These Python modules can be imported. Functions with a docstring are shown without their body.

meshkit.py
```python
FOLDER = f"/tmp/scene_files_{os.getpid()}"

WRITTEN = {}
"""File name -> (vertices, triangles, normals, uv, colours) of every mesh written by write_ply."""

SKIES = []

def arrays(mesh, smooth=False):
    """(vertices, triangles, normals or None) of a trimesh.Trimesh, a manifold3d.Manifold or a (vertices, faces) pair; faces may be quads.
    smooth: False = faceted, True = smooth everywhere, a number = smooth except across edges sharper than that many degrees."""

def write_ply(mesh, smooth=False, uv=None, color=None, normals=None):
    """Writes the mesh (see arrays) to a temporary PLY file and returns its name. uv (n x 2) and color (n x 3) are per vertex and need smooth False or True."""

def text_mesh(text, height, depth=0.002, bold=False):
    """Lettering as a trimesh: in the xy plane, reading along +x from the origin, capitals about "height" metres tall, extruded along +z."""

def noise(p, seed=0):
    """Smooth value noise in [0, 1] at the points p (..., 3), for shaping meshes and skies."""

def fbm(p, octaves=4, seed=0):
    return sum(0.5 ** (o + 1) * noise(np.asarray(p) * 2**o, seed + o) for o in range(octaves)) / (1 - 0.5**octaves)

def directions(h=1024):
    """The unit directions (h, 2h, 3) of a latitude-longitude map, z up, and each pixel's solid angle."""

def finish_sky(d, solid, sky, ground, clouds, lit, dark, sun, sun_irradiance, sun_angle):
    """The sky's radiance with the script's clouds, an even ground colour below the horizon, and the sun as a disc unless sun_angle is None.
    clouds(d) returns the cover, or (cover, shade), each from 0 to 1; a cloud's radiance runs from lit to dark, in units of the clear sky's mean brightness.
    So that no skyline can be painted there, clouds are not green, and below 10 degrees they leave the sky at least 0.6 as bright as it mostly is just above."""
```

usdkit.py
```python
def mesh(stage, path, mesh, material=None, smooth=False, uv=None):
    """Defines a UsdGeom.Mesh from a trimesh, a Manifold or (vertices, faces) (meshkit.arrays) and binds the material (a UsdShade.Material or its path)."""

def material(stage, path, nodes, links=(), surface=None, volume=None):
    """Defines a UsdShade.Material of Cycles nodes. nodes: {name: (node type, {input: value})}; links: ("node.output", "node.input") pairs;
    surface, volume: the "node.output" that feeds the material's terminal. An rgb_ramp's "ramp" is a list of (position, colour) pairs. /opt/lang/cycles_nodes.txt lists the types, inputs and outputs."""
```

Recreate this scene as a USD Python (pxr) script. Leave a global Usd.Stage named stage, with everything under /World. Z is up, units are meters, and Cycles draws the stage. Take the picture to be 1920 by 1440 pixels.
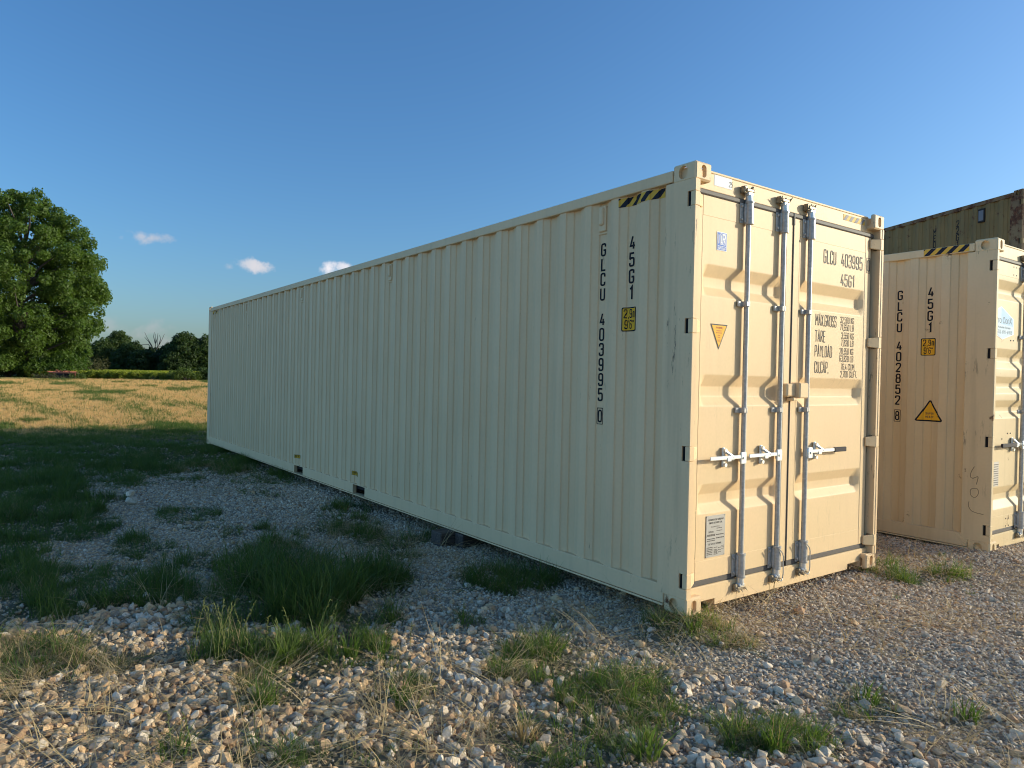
import math, random
import numpy as np, trimesh, manifold3d as m3, usdkit, meshkit
from manifold3d import Manifold
from shapely.geometry import LineString, Polygon, MultiPolygon, box as sbox
from shapely.ops import unary_union
from shapely import affinity
from pxr import Usd, UsdGeom, UsdLux, UsdShade, Gf, Sdf, Vt

stage = Usd.Stage.CreateInMemory()
UsdGeom.SetStageUpAxis(stage, 'Z'); UsdGeom.SetStageMetersPerUnit(stage, 1.0)
UsdGeom.Xform.Define(stage, '/World'); UsdGeom.Scope.Define(stage, '/World/Looks')

# ------------------------------------------------------------------ camera
CAM = np.array([-3.61994799, -2.76375842, 1.48623855])
YAW, PITCH, ROLL, FPX, CX = -.582271417, -.00792549959, .0205640363, 1278.27090, -111.599402
def _axes():
    ca, sa, cb, sb, cc, sc = math.cos(YAW), math.sin(YAW), math.cos(PITCH), math.sin(PITCH), math.cos(ROLL), math.sin(ROLL)
    Rz = np.array([[ca, -sa, 0], [sa, ca, 0], [0, 0, 1]])
    f, u, r = np.array([0, cb, sb]), np.array([0, -sb, cb]), np.array([1., 0, 0])
    return Rz @ (r * cc + u * sc), Rz @ (-r * sc + u * cc), Rz @ f
RIGHT, UP, FWD = _axes()
cam = UsdGeom.Camera.Define(stage, '/World/camera')
_m = Gf.Matrix4d(*RIGHT, 0, *UP, 0, *(-FWD), 0, *CAM, 1)
cam.AddTransformOp().Set(_m)
cam.CreateHorizontalApertureAttr(36.0); cam.CreateVerticalApertureAttr(27.0)
cam.CreateFocalLengthAttr(FPX / 1920 * 36)
cam.CreateHorizontalApertureOffsetAttr(-CX / 1920 * 36)
EXPOSURE = 0.55
cam.CreateExposureAttr(EXPOSURE)

def ray(u, v):
    return FWD + (u - 960 - CX) / FPX * RIGHT - (v - 720) / FPX * UP
def atd(u, v, depth):                      # the point seen at a photo pixel (1920 x 1440) at a given depth
    return CAM + ray(u, v) * depth
def project(P):
    d = np.asarray(P, float) - CAM
    z = d @ FWD
    zz = np.where(z > .05, z, .05)
    return 960 + CX + FPX * (d @ RIGHT) / zz, 720 - FPX * (d @ UP) / zz, z

# ------------------------------------------------------------------ sky and sun
SUN_AZ, SUN_EL = math.radians(-30.0), math.radians(14.5)
SUN = np.array([math.cos(SUN_AZ) * math.cos(SUN_EL), math.sin(SUN_AZ) * math.cos(SUN_EL), math.sin(SUN_EL)])
SKY_STRENGTH, SUN_INTENSITY = 0.142, 0.78
SKY_SAT = 1.06
def unit(v): v = np.asarray(v, float); return v / np.linalg.norm(v)
def sky():
    nodes = {'sky': ('sky_texture', {'sky_type': 'single_scattering', 'sun_disc': False, 'sun_elevation': SUN_EL, 'sun_rotation': math.atan2(SUN[0], SUN[1]),
                                     'altitude': 150.0, 'air_density': 1.2, 'aerosol_density': 1.9, 'ozone_density': 5.8}),
             'sat': ('hsv', {'saturation': SKY_SAT}), 'tc': ('texture_coordinate', {}), 'bg': ('background_shader', {'strength': SKY_STRENGTH}),
             'n': ('noise_texture', {'scale': 46.0, 'detail': 5.0, 'roughness': .55}), 'n2': ('noise_texture', {'scale': 14.0, 'detail': 3.0})}
    links = [('tc.generated', 'n.vector'), ('tc.generated', 'n2.vector'), ('sky.color', 'sat.color')]
    last = 'sat.color'
    # pixel centre, half size in pixels, opacity, brightness
    clouds = [(262, 441, 22, 12, .62, 1.0), (292, 447, 26, 9, .55, .95), (468, 496, 26, 12, .8, 1.1), (492, 502, 24, 12, .85, 1.1), (430, 501, 11, 7, .35, 1.0),
              (614, 503, 17, 14, 1.0, 1.35), (648, 500, 15, 9, .9, 1.3), (285, 622, 34, 20, .38, .8), (308, 640, 22, 14, .35, .8), (206, 612, 26, 18, .3, .8)]
    for i, (cx, cy, a, b, op, br) in enumerate(clouds):
        c = unit(ray(cx, cy)); e1 = unit(np.cross(c, [0, 0, 1])); e2 = np.cross(e1, c)
        k = f'c{i}'
        nodes.update({k + 'a': ('vector_math', {'math_type': 'dot_product', 'vector2': tuple(e1 * FPX / a)}), k + 'b': ('vector_math', {'math_type': 'dot_product', 'vector2': tuple(e2 * FPX / b)}),
                      k + 'f': ('vector_math', {'math_type': 'dot_product', 'vector2': tuple(c)}), k + 'v': ('combine_xyz', {}), k + 'l': ('vector_math', {'math_type': 'length'}),
                      k + 'm': ('math', {'math_type': 'multiply_add', 'value2': 3.0, 'value3': -1.1}), k + 'd': ('math', {'math_type': 'subtract'}),
                      k + 'r': ('map_range', {'range_type': 'smoothstep', 'from_min': -.75, 'from_max': .35, 'to_min': 0.0, 'to_max': op, 'clamp': True}),
                      k + 'g': ('math', {'math_type': 'greater_than', 'value2': .2}), k + 'p': ('math', {'math_type': 'multiply'}),
                      k + 'x': ('mix', {'color2': (CLOUD[0] * br, CLOUD[1] * br, CLOUD[2] * br)})})
        links += [('tc.generated', k + 'a.vector1'), ('tc.generated', k + 'b.vector1'), ('tc.generated', k + 'f.vector1'), (k + 'a.value', k + 'v.x'), (k + 'b.value', k + 'v.y'), (k + 'v.vector', k + 'l.vector1'),
                  ('n.fac', k + 'm.value1'), (k + 'm.value', k + 'd.value1'), (k + 'l.value', k + 'd.value2'), (k + 'd.value', k + 'r.value'), (k + 'f.value', k + 'g.value1'), (k + 'r.result', k + 'p.value1'),
                  (k + 'g.value', k + 'p.value2'), (k + 'p.value', k + 'x.fac'), (last, k + 'x.color1')]
        last = k + 'x.color'
    links.append((last, 'bg.color'))
    m = usdkit.material(stage, '/World/Looks/sky', nodes, links, surface='bg.background')
    d = UsdLux.DomeLight.Define(stage, '/World/sky')
    d.GetPrim().SetCustomDataByKey('kind', 'structure')
    UsdShade.MaterialBindingAPI.Apply(d.GetPrim()).Bind(m)
CLOUD = (3.2, 3.15, 3.35)
sky()
sun = UsdLux.DistantLight.Define(stage, '/World/sun')
sun.CreateNormalizeAttr(True); sun.CreateIntensityAttr(SUN_INTENSITY); sun.CreateAngleAttr(0.53); sun.CreateColorAttr(Gf.Vec3f(1.0, .94, .74))
_z = SUN; _x = unit(np.cross([0, 0, 1], _z)); _y = np.cross(_z, _x)
sun.AddTransformOp().Set(Gf.Matrix4d(*_x, 0, *_y, 0, *_z, 0, 0, 0, 30, 1))

# ------------------------------------------------------------------ helpers
USED = {}
def numbered(parent, name):
    k = (parent, name); n = USED.get(k, 0); USED[k] = n + 1
    return f'{parent}/{name}' + (f'_{n:03d}' if n else '')
def tag(p, label=None, category=None, group=None, kind=None):
    p = p.GetPrim() if hasattr(p, 'GetPrim') else p
    for k, v in (('label', label), ('category', category), ('group', group), ('kind', kind)):
        if v: p.SetCustomDataByKey(k, v)
    return p
def obj(name, mesh, mat, parent='/World', label=None, smooth=30, **kw):
    parent = str(parent.GetPath()) if hasattr(parent, 'GetPath') else parent
    path = numbered(parent, name)
    if isinstance(mesh, list): mesh = join(mesh)
    m = usdkit.mesh(stage, path, mesh, mat, smooth=smooth)
    tag(m, label, **kw)
    return m
def thing(name, label, cat, loc=(0, 0, 0), rotz=0, group=None):
    x = UsdGeom.Xform.Define(stage, numbered('/World', name))
    x.AddTranslateOp().Set(Gf.Vec3d(*map(float, loc)))
    if rotz: x.AddRotateZOp().Set(float(rotz))
    tag(x, label, cat, group)
    return x
def tm(m):
    if isinstance(m, trimesh.Trimesh): return m
    if hasattr(m, 'to_mesh'):
        a = m.to_mesh(); return trimesh.Trimesh(a.vert_properties[:, :3], a.tri_verts, process=False)
    return trimesh.Trimesh(m[0], m[1], process=False)
def join(ms): return trimesh.util.concatenate([tm(m) for m in ms])
def cb(x0, x1, y0, y1, z0, z1, c=.004):    # box with chamfered edges
    c = min(c, (x1 - x0) * .4, (y1 - y0) * .4, (z1 - z0) * .4)
    pts = []
    for X, sx in ((x0, 1), (x1, -1)):
        for Y, sy in ((y0, 1), (y1, -1)):
            for Z, sz in ((z0, 1), (z1, -1)):
                pts += [(X + sx * c, Y + sy * c, Z), (X + sx * c, Y, Z + sz * c), (X, Y + sy * c, Z + sz * c)]
    return Manifold.hull_points(np.array(pts))
def cyl(p, q, r, n=14, r2=None):
    p, q = np.asarray(p, float), np.asarray(q, float); d = q - p; L = np.linalg.norm(d)
    m = Manifold.cylinder(L, r, r if r2 is None else r2, n)
    z = d / L; x = unit(np.cross([0, 1, 0] if abs(z[1]) < .9 else [1, 0, 0], z)); y = np.cross(z, x)
    return m.transform(np.stack([x, y, z, p], 1))
def tube(pts, radii, n=7):
    pts = np.asarray(pts, float); radii = np.broadcast_to(radii, len(pts)); V, F = [], []
    for i, p in enumerate(pts):
        t = unit(pts[min(i + 1, len(pts) - 1)] - pts[max(i - 1, 0)])
        x = unit(np.cross(t, [0.31, .95, .07] if abs(t[1]) < .9 else [1, 0, 0])); y = np.cross(t, x)
        a = np.arange(n) / n * 2 * np.pi
        V.append(p + radii[i] * (np.cos(a)[:, None] * x + np.sin(a)[:, None] * y))
    for i in range(len(pts) - 1):
        for k in range(n):
            a, b = i * n + k, i * n + (k + 1) % n
            F += [(a, b, b + n), (a, b + n, a + n)]
    V = np.vstack(V); base = len(V)
    V = np.vstack([V, pts[0], pts[-1]])
    for k in range(n):
        F += [(base, (k + 1) % n, k), (base + 1, base - n + k, base - n + (k + 1) % n)]
    return trimesh.Trimesh(V, F, process=False)
def inst(name, protos, idx, pos, ang, scale, label, cat, parent='/World', tilt=None):
    """One PointInstancer: protos = [(mesh, material)], everything else per copy."""
    path = numbered(parent, name)
    pi = UsdGeom.PointInstancer.Define(stage, path)
    names = []
    for i, (mesh, mat) in enumerate(protos):
        q = f'{path}/Prototypes/{name}_shape_{i:03d}'
        usdkit.mesh(stage, q, mesh, mat, smooth=False); names.append(Sdf.Path(q))
    pi.CreatePrototypesRel().SetTargets(names)
    pi.CreateProtoIndicesAttr(Vt.IntArray.FromNumpy(np.asarray(idx, np.int32)))
    pi.CreatePositionsAttr(Vt.Vec3fArray.FromNumpy(np.asarray(pos, np.float32)))
    sc = np.asarray(scale, np.float32)
    if sc.ndim == 1: sc = np.repeat(sc[:, None], 3, 1)
    pi.CreateScalesAttr(Vt.Vec3fArray.FromNumpy(sc))
    ang = np.asarray(ang, float)
    if ang.ndim == 1:
        q = np.stack([np.cos(ang / 2), 0 * ang, 0 * ang, np.sin(ang / 2)], 1)
    else: q = ang / np.linalg.norm(ang, axis=1, keepdims=True)
    pi.CreateOrientationsAttr(Vt.QuathArray([Gf.Quath(*map(float, k)) for k in q]))
    tag(pi, label, cat, kind='stuff')
    return pi

# ------------------------------------------------------------------ materials
L = '/World/Looks/'
def plain(name, col, rough=.5, metal=0., **kw):
    if not metal: kw.setdefault('specular_ior_level', .15); rough = max(rough, .6)
    return usdkit.material(stage, L + name, {'p': ('principled_bsdf', {'base_color': col, 'roughness': rough, 'metallic': metal, **kw})}, surface='p.BSDF')
def worn(name, col, col2, rough=.5, stain=(.20, .15, .10), amount=.25, scuff=0., scuffcol=(.05, .035, .035), rust=0., bump=.02, th=.585):
    """Painted steel: slow tone changes, vertical run marks, optional scuffs and rust."""
    n = {'g': ('geometry', {}), 'm1': ('mapping', {'scale': (9., 9., .45)}), 'n1': ('noise_texture', {'scale': 1., 'detail': 5., 'roughness': .6}),
         'n2': ('noise_texture', {'scale': 1.3, 'detail': 4., 'roughness': .6}), 'r1': ('rgb_ramp', {'ramp': [(.35, col), (.7, col2)]}),
         'r2': ('rgb_ramp', {'ramp': [(.52, (0, 0, 0)), (.80, (amount,) * 3)]}), 'x1': ('mix', {'color2': stain}),
         'n4': ('noise_texture', {'scale': 55., 'detail': 3.}), 'r4': ('rgb_ramp', {'ramp': [(.3, (.96,) * 3), (.7, (1.0,) * 3)]}), 'x4': ('mix', {'mix_type': 'multiply', 'fac': 1.}),
         'b': ('bump', {'strength': bump, 'distance': .02}), 'nb': ('noise_texture', {'scale': 3.2, 'detail': 2.}),
         'p': ('principled_bsdf', {'roughness': rough, 'specular_ior_level': .10})}
    l = [('g.position', 'm1.vector'), ('m1.vector', 'n1.vector'), ('g.position', 'n2.vector'), ('g.position', 'nb.vector'), ('g.position', 'n4.vector'), ('n2.fac', 'r1.fac'), ('n1.fac', 'r2.fac'), ('r1.color', 'x1.color1'), ('r2.color', 'x1.fac'),
         ('n4.fac', 'r4.fac'), ('x1.color', 'x4.color1'), ('r4.color', 'x4.color2'), ('nb.fac', 'b.height'), ('b.normal', 'p.normal')]
    last = 'x4.color'
    if scuff:
        n.update({'m5': ('mapping', {'scale': (16., 16., 2.2)}), 'n5': ('noise_texture', {'scale': 1.6, 'detail': 8., 'roughness': .72}), 'r5': ('rgb_ramp', {'ramp': [(th, (0, 0, 0)), (th + .035, (1, 1, 1))]}),
                  'n6': ('noise_texture', {'scale': 1.9, 'detail': 2.}), 'r6': ('rgb_ramp', {'ramp': [(.46, (0, 0, 0)), (.56, (scuff,) * 3)]}), 'k5': ('mix', {'mix_type': 'multiply', 'fac': 1.}), 'x5': ('mix', {'color2': scuffcol})})
        l += [('g.position', 'm5.vector'), ('m5.vector', 'n5.vector'), ('g.position', 'n6.vector'), ('n5.fac', 'r5.fac'), ('n6.fac', 'r6.fac'), ('r5.color', 'k5.color1'), ('r6.color', 'k5.color2'), ('k5.color', 'x5.fac'), (last, 'x5.color1')]
        last = 'x5.color'
    if rust:
        n.update({'n7': ('noise_texture', {'scale': 5.5, 'detail': 7., 'roughness': .68}), 'r7': ('rgb_ramp', {'ramp': [(.66 - .3 * rust, (0, 0, 0)), (.74 - .3 * rust, (1, 1, 1))]}),
                  'n8': ('noise_texture', {'scale': 30., 'detail': 3.}), 'r8': ('rgb_ramp', {'ramp': [(.3, (.055, .03, .022)), (.7, (.15, .062, .03))]}), 'x7': ('mix', {})})
        l += [('g.position', 'n7.vector'), ('n7.fac', 'r7.fac'), ('g.position', 'n8.vector'), ('n8.fac', 'r8.fac'), ('r7.color', 'x7.fac'), (last, 'x7.color1'), ('r8.color', 'x7.color2')]
        last = 'x7.color'
    l.append((last, 'p.base_color'))
    return usdkit.material(stage, L + name, n, l, surface='p.BSDF')
CREAM, CREAM2 = (.81, .575, .33), (.77, .54, .305)
M_paint = worn('cream_paint', CREAM, CREAM2, amount=.22, scuff=.55, th=.65, stain=(.30, .24, .17))
M_door = worn('cream_door_paint', CREAM, (.77, .56, .31), amount=.07, scuff=.12, scuffcol=(.3, .24, .17))
M_post = worn('cream_scuffed_paint', CREAM, CREAM2, amount=.3, scuff=.8, th=.59, scuffcol=(.07, .05, .045))
M_cast = worn('cream_chipped_paint', CREAM, CREAM2, amount=.4, scuff=.6, rust=.26)
M_paintB = worn('cream_weathered_paint', (.73, .56, .325), (.67, .51, .29), amount=.22, stain=(.3, .2, .1), rust=.01)
M_postB = worn('cream_weathered_post_paint', (.73, .56, .325), (.67, .51, .29), amount=.3, scuff=.5, rust=.02)
M_olive = worn('olive_faded_paint', (.25, .175, .075), (.185, .135, .06), rough=.6, amount=.5, stain=(.13, .085, .05), rust=.22)
M_oliverust = worn('olive_rusty_paint', (.24, .17, .09), (.18, .12, .07), rough=.7, amount=.5, stain=(.08, .05, .04), rust=.6)
M_galv = usdkit.material(stage, L + 'galvanised_steel', {'g': ('geometry', {}), 'v': ('voronoi_texture', {'scale': 60.}), 'n': ('noise_texture', {'scale': 14., 'detail': 4.}), 'x': ('mix', {'fac': .5}),
    'r': ('rgb_ramp', {'ramp': [(.2, (.36, .34, .30)), (.8, (.54, .51, .46))]}), 'q': ('rgb_ramp', {'ramp': [(.3, (.34,) * 3), (.8, (.52,) * 3)]}), 'p': ('principled_bsdf', {'metallic': .2, 'roughness': .45})},
    [('g.position', 'v.vector'), ('g.position', 'n.vector'), ('v.color', 'x.color1'), ('n.color', 'x.color2'), ('x.color', 'r.fac'), ('n.fac', 'q.fac'), ('q.color', 'p.roughness'), ('r.color', 'p.base_color')], surface='p.BSDF')
M_zinc = plain('bright_zinc', (.72, .72, .68), .38, .6)
M_cam = usdkit.material(stage, L + 'forged_brown_steel', {'g': ('geometry', {}), 'n': ('noise_texture', {'scale': 60., 'detail': 4.}), 'r': ('rgb_ramp', {'ramp': [(.3, (.16, .11, .06)), (.7, (.42, .34, .22))]}), 'p': ('principled_bsdf', {'metallic': .5, 'roughness': .5})},
    [('g.position', 'n.vector'), ('n.fac', 'r.fac'), ('r.color', 'p.base_color')], surface='p.BSDF')
M_rubber = plain('grey_rubber', (.13, .115, .10), .45)
M_seal = plain('black_rubber', (.012, .012, .014), .5)
M_grip = plain('black_grip', (.03, .025, .03), .45)
M_black = plain('black_lettering', (.02, .019, .02), .55)
M_faint = plain('dark_grey_lettering', (.085, .07, .06), .55)
M_yellow = plain('sticker_yellow', (.78, .42, .03), .45)
M_yellow2 = plain('tape_yellow', (.72, .42, .06), .45)
M_navy = plain('tape_black', (.018, .02, .03), .45)
M_grey = plain('tape_grey', (.23, .21, .20), .45)
M_red = plain('sticker_red', (.55, .13, .05), .5)
M_blue = plain('sticker_blue', (.11, .20, .55), .45)
M_white = plain('sticker_white', (.78, .78, .76), .45)
M_ice = plain('sticker_pale_blue', (.50, .62, .70), .45)
M_ice2 = plain('sticker_blue_side', (.36, .54, .70), .45)
M_slate = plain('sticker_text_slate', (.10, .14, .18), .5)
M_plate = plain('data_plate_metal', (.46, .43, .38), .42, .3)
M_dark = plain('container_underside', (.03, .028, .027), .8)
M_pencil = plain('marker_line', (.10, .08, .06), .7)

# ------------------------------------------------------------------ lettering (condensed stroke alphabet, as stencilled on containers)
def fil(pts, rad, closed=False):
    """Round the corners of a polyline."""
    P = [np.asarray(p, float) for p in pts]; n = len(P); out = []
    for i in range(n):
        if not closed and i in (0, n - 1): out.append(P[i]); continue
        a, b, c = P[i - 1], P[i], P[(i + 1) % n]
        r = min(rad, .49 * np.linalg.norm(a - b), .49 * np.linalg.norm(c - b))
        p, q = b + unit(a - b) * r, b + unit(c - b) * r
        for t in np.linspace(0, 1, 5): out.append((1 - t) ** 2 * p + 2 * t * (1 - t) * b + t * t * q)
    if closed: out.append(out[0])
    return [tuple(p) for p in out]
W = .40; R = .17
def _glyphs():
    w = W; rr = lambda x0, y0, x1, y1: fil([(x0, y0), (x1, y0), (x1, y1), (x0, y1)], R, True); o = lambda *p: fil(p, R)
    s = lambda *p: list(p)
    g = {'0': [rr(0, 0, w, 1)], '1': [s((.06, .80), (w * .6, 1), (w * .6, 0))], '2': [o((0, .74), (0, 1), (w, 1), (w, .62), (0, .04), (0, 0), (.001, 0)) , s((0, 0), (w, 0))],
         '3': [o((0, .76), (0, 1), (w, 1), (w, .54), (w * .35, .54)), o((w * .35, .54), (w, .54), (w, 0), (0, 0), (0, .24))], '4': [s((w * .55, 1), (0, .25), (w * 1.1, .25)), s((w * .75, .55), (w * .75, 0))],
         '5': [s((w, 1), (.02, 1), (0, .55)), o((0, .50), (.08, .62), (w, .62), (w, 0), (0, 0), (0, .24))], '6': [rr(0, 0, w, .56), o((w, .78), (w, 1), (0, 1), (0, .2))], '7': [s((0, 1), (w, 1), (w * .35, 0))],
         '8': [rr(0, 0, w, .54), rr(.02, .54, w - .02, 1)], '9': [rr(0, .44, w, 1), o((w, .8), (w, 0), (0, 0), (0, .22))], 'O': [rr(0, 0, w, 1)], 'C': [o((w, .72), (w, 1), (0, 1), (0, 0), (w, 0), (w, .28))],
         'G': [o((w, .74), (w, 1), (0, 1), (0, 0), (w, 0), (w, .46)), s((w + .06, .46), (w * .5, .46))], 'L': [s((0, 1), (0, 0), (w, 0))], 'U': [o((0, 1), (0, 0), (w, 0), (w, 1))], 'M': [s((0, 0), (0, 1), (.27, .42), (.54, 1), (.54, 0))],
         'A': [s((0, 0), (w * .55, 1), (w * 1.1, 0)), s((.08, .3), (w * 1.1 - .08, .3))], 'X': [s((0, 0), (w, 1)), s((0, 1), (w, 0))], 'R': [s((0, 0), (0, 1)), o((0, 1), (w, 1), (w, .5), (0, .5)), s((w * .45, .5), (w, 0))],
         'S': [o((w, .76), (w, 1), (0, 1), (0, .54), (w, .50), (w, 0), (0, 0), (0, .24))], 'T': [s((-.03, 1), (w + .03, 1)), s((w / 2, 1), (w / 2, 0))], 'E': [s((w, 1), (0, 1), (0, 0), (w, 0)), s((0, .52), (w * .85, .52))],
         'F': [s((w, 1), (0, 1), (0, 0)), s((0, .52), (w * .85, .52))], 'P': [s((0, 0), (0, 1)), o((0, 1), (w, 1), (w, .46), (0, .46))], 'Y': [s((0, 1), (w / 2, .45), (w, 1)), s((w / 2, .45), (w / 2, 0))],
         'D': [fil([(0, 0), (w, 0), (w, 1), (0, 1)], R, False), s((0, 1), (0, 0))], 'K': [s((0, 0), (0, 1)), s((w, 1), (0, .4)), s((w * .35, .6), (w, 0))], 'B': [s((0, 0), (0, 1)), o((0, 1), (w, 1), (w, .53), (0, .53)), o((0, .53), (w, .53), (w, 0), (0, 0))],
         'N': [s((0, 0), (0, 1), (w, 0), (w, 1))], 'I': [s((.05, 0), (.05, 1))], 'H': [s((0, 0), (0, 1)), s((w, 0), (w, 1)), s((0, .52), (w, .52))], 'V': [s((0, 1), (w / 2, 0), (w, 1))], '.': [s((.04, -.06), (.04, .09))], ',': [s((.05, .08), (0, -.18))],
         "'": [s((.04, 1.02), (.04, .76))], '"': [s((0, 1.02), (0, .76)), s((.17, 1.02), (.17, .76))], 'm': [o((0, 0), (0, .7), (.25, .7), (.25, 0)), o((.25, .45), (.25, .7), (.5, .7), (.5, 0))], '-': [s((0, .5), (.25, .5))], '(': [o((.15, 1.1), (0, .8), (0, .2), (.15, -.1))], ')': [o((0, 1.1), (.15, .8), (.15, .2), (0, -.1))]}
    return g
GLYPHS = _glyphs()
def glyph(c, t=.115):
    return unary_union([LineString(p).buffer(t / 2, cap_style='flat', join_style='mitre' if len(p) < 5 else 'round', quad_segs=3) for p in GLYPHS[c]])
def text2d(s, h, t=.115, gap=.2, fit=None):
    """Text as a flat shape: baseline at y = 0, starts at x = 0; fit = total width."""
    x, out = 0., []
    for c in s:
        if c == ' ': x += .36; continue
        g = glyph(c, t); b = g.bounds
        out.append(affinity.translate(g, x - b[0])); x += b[2] - b[0] + gap - .06
    sh = unary_union(out); sh = affinity.translate(sh, -sh.bounds[0], 0)
    sx = h if fit is None else fit / sh.bounds[2]
    return affinity.scale(sh, sx, h, origin=(0, 0))
def column2d(s, h, w, pitch, t=.13):
    """Characters one below the other: the first cap top at y = 0; centred on x = 0."""
    out = []
    for i, c in enumerate(s):
        if c == ' ': continue
        g = glyph(c, t); b = g.bounds
        k = w / (W + t) if c != '1' else w / (W + t)
        g = affinity.translate(g, -(b[0] + b[2]) / 2, -1)
        out.append(affinity.translate(affinity.scale(g, k, h, origin=(0, 0)), 0, -i * pitch))
    return unary_union(out)
def flat(shape, depth=.0007):
    gs = [g for g in getattr(shape, 'geoms', [shape]) if g.area > 1e-9]
    return trimesh.util.concatenate([trimesh.creation.extrude_polygon(g, depth, engine='earcut') for g in gs])
def on_door(shape, x, z, y=.0525, depth=.0007):     # reads along +x, seen from -y
    m = flat(shape, depth); v = m.vertices.copy()
    m.vertices = np.stack([x + v[:, 0], y - v[:, 2], z + v[:, 1]], 1)
    return m
def rrect(x0, y0, x1, y1, r):
    return sbox(x0 + r, y0 + r, x1 - r, y1 - r).buffer(r, quad_segs=4)
def bars(x0, x1, zs, h):      # lines of print too small to read
    rnd = random.Random(int(abs(x0) * 1e4) + len(zs)); out = []
    for z in zs:
        x = x0
        while x < x1 - .004:
            w = rnd.uniform(.006, .02); out.append(sbox(x, z, min(x + w, x1), z + h)); x += w + .003
    return unary_union(out)

# ------------------------------------------------------------------ shipping container
YO, PITCHW, XO, XI = .376, .2737, .010, .046      # corrugation: first outer flat, pitch, depth of outer and inner flats
def prof_x(y):
    """Depth of the corrugated side at y (local)."""
    y = np.asarray(y, float); t = (y - YO) % PITCHW
    a, b, c = .072, .139, .208
    x = np.where(t < a, XO, np.where(t < b, XO + (XI - XO) * (t - a) / (b - a), np.where(t < c, XI, XI - (XI - XO) * (t - c) / (PITCHW - c))))
    return x
def soft_x(y):
    return np.interp(np.asarray(y, float), *SOFT)
def inner(k): return YO + PITCHW * k + .1735      # centre of the k-th inner flat
def side_profile(y0, y1, far=False):
    """Points (y, x) of the corrugated sheet, corners a little rounded."""
    ys = [y0]; k = math.floor((y0 - YO) / PITCHW) - 1
    while YO + k * PITCHW < y1:
        for t in (0, .072, .139, .208):
            c = YO + k * PITCHW + t
            for e in ((-.006, 0, .006) if not far else (0,)):
                if y0 < c + e < y1: ys.append(c + e)
        k += 1
    ys.append(y1); ys = np.array(ys); xs = prof_x(ys)
    if not far:      # soften
        xs[1:-1] = .5 * xs[1:-1] + .25 * (xs[:-2] + xs[2:])
    return ys, xs
SOFT = side_profile(.0, 13.)
def sheet(ys, xs, z0, z1, nz=2):
    zs = np.linspace(z0, z1, nz); n = len(ys)
    V = np.array([(x, y, z) for z in zs for y, x in zip(ys, xs)]); F = []
    for j in range(nz - 1):
        for i in range(n - 1):
            a = j * n + i; F += [(a, a + n, a + n + 1), (a, a + n + 1, a + 1)]
    return trimesh.Trimesh(V, F, process=False)
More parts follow.
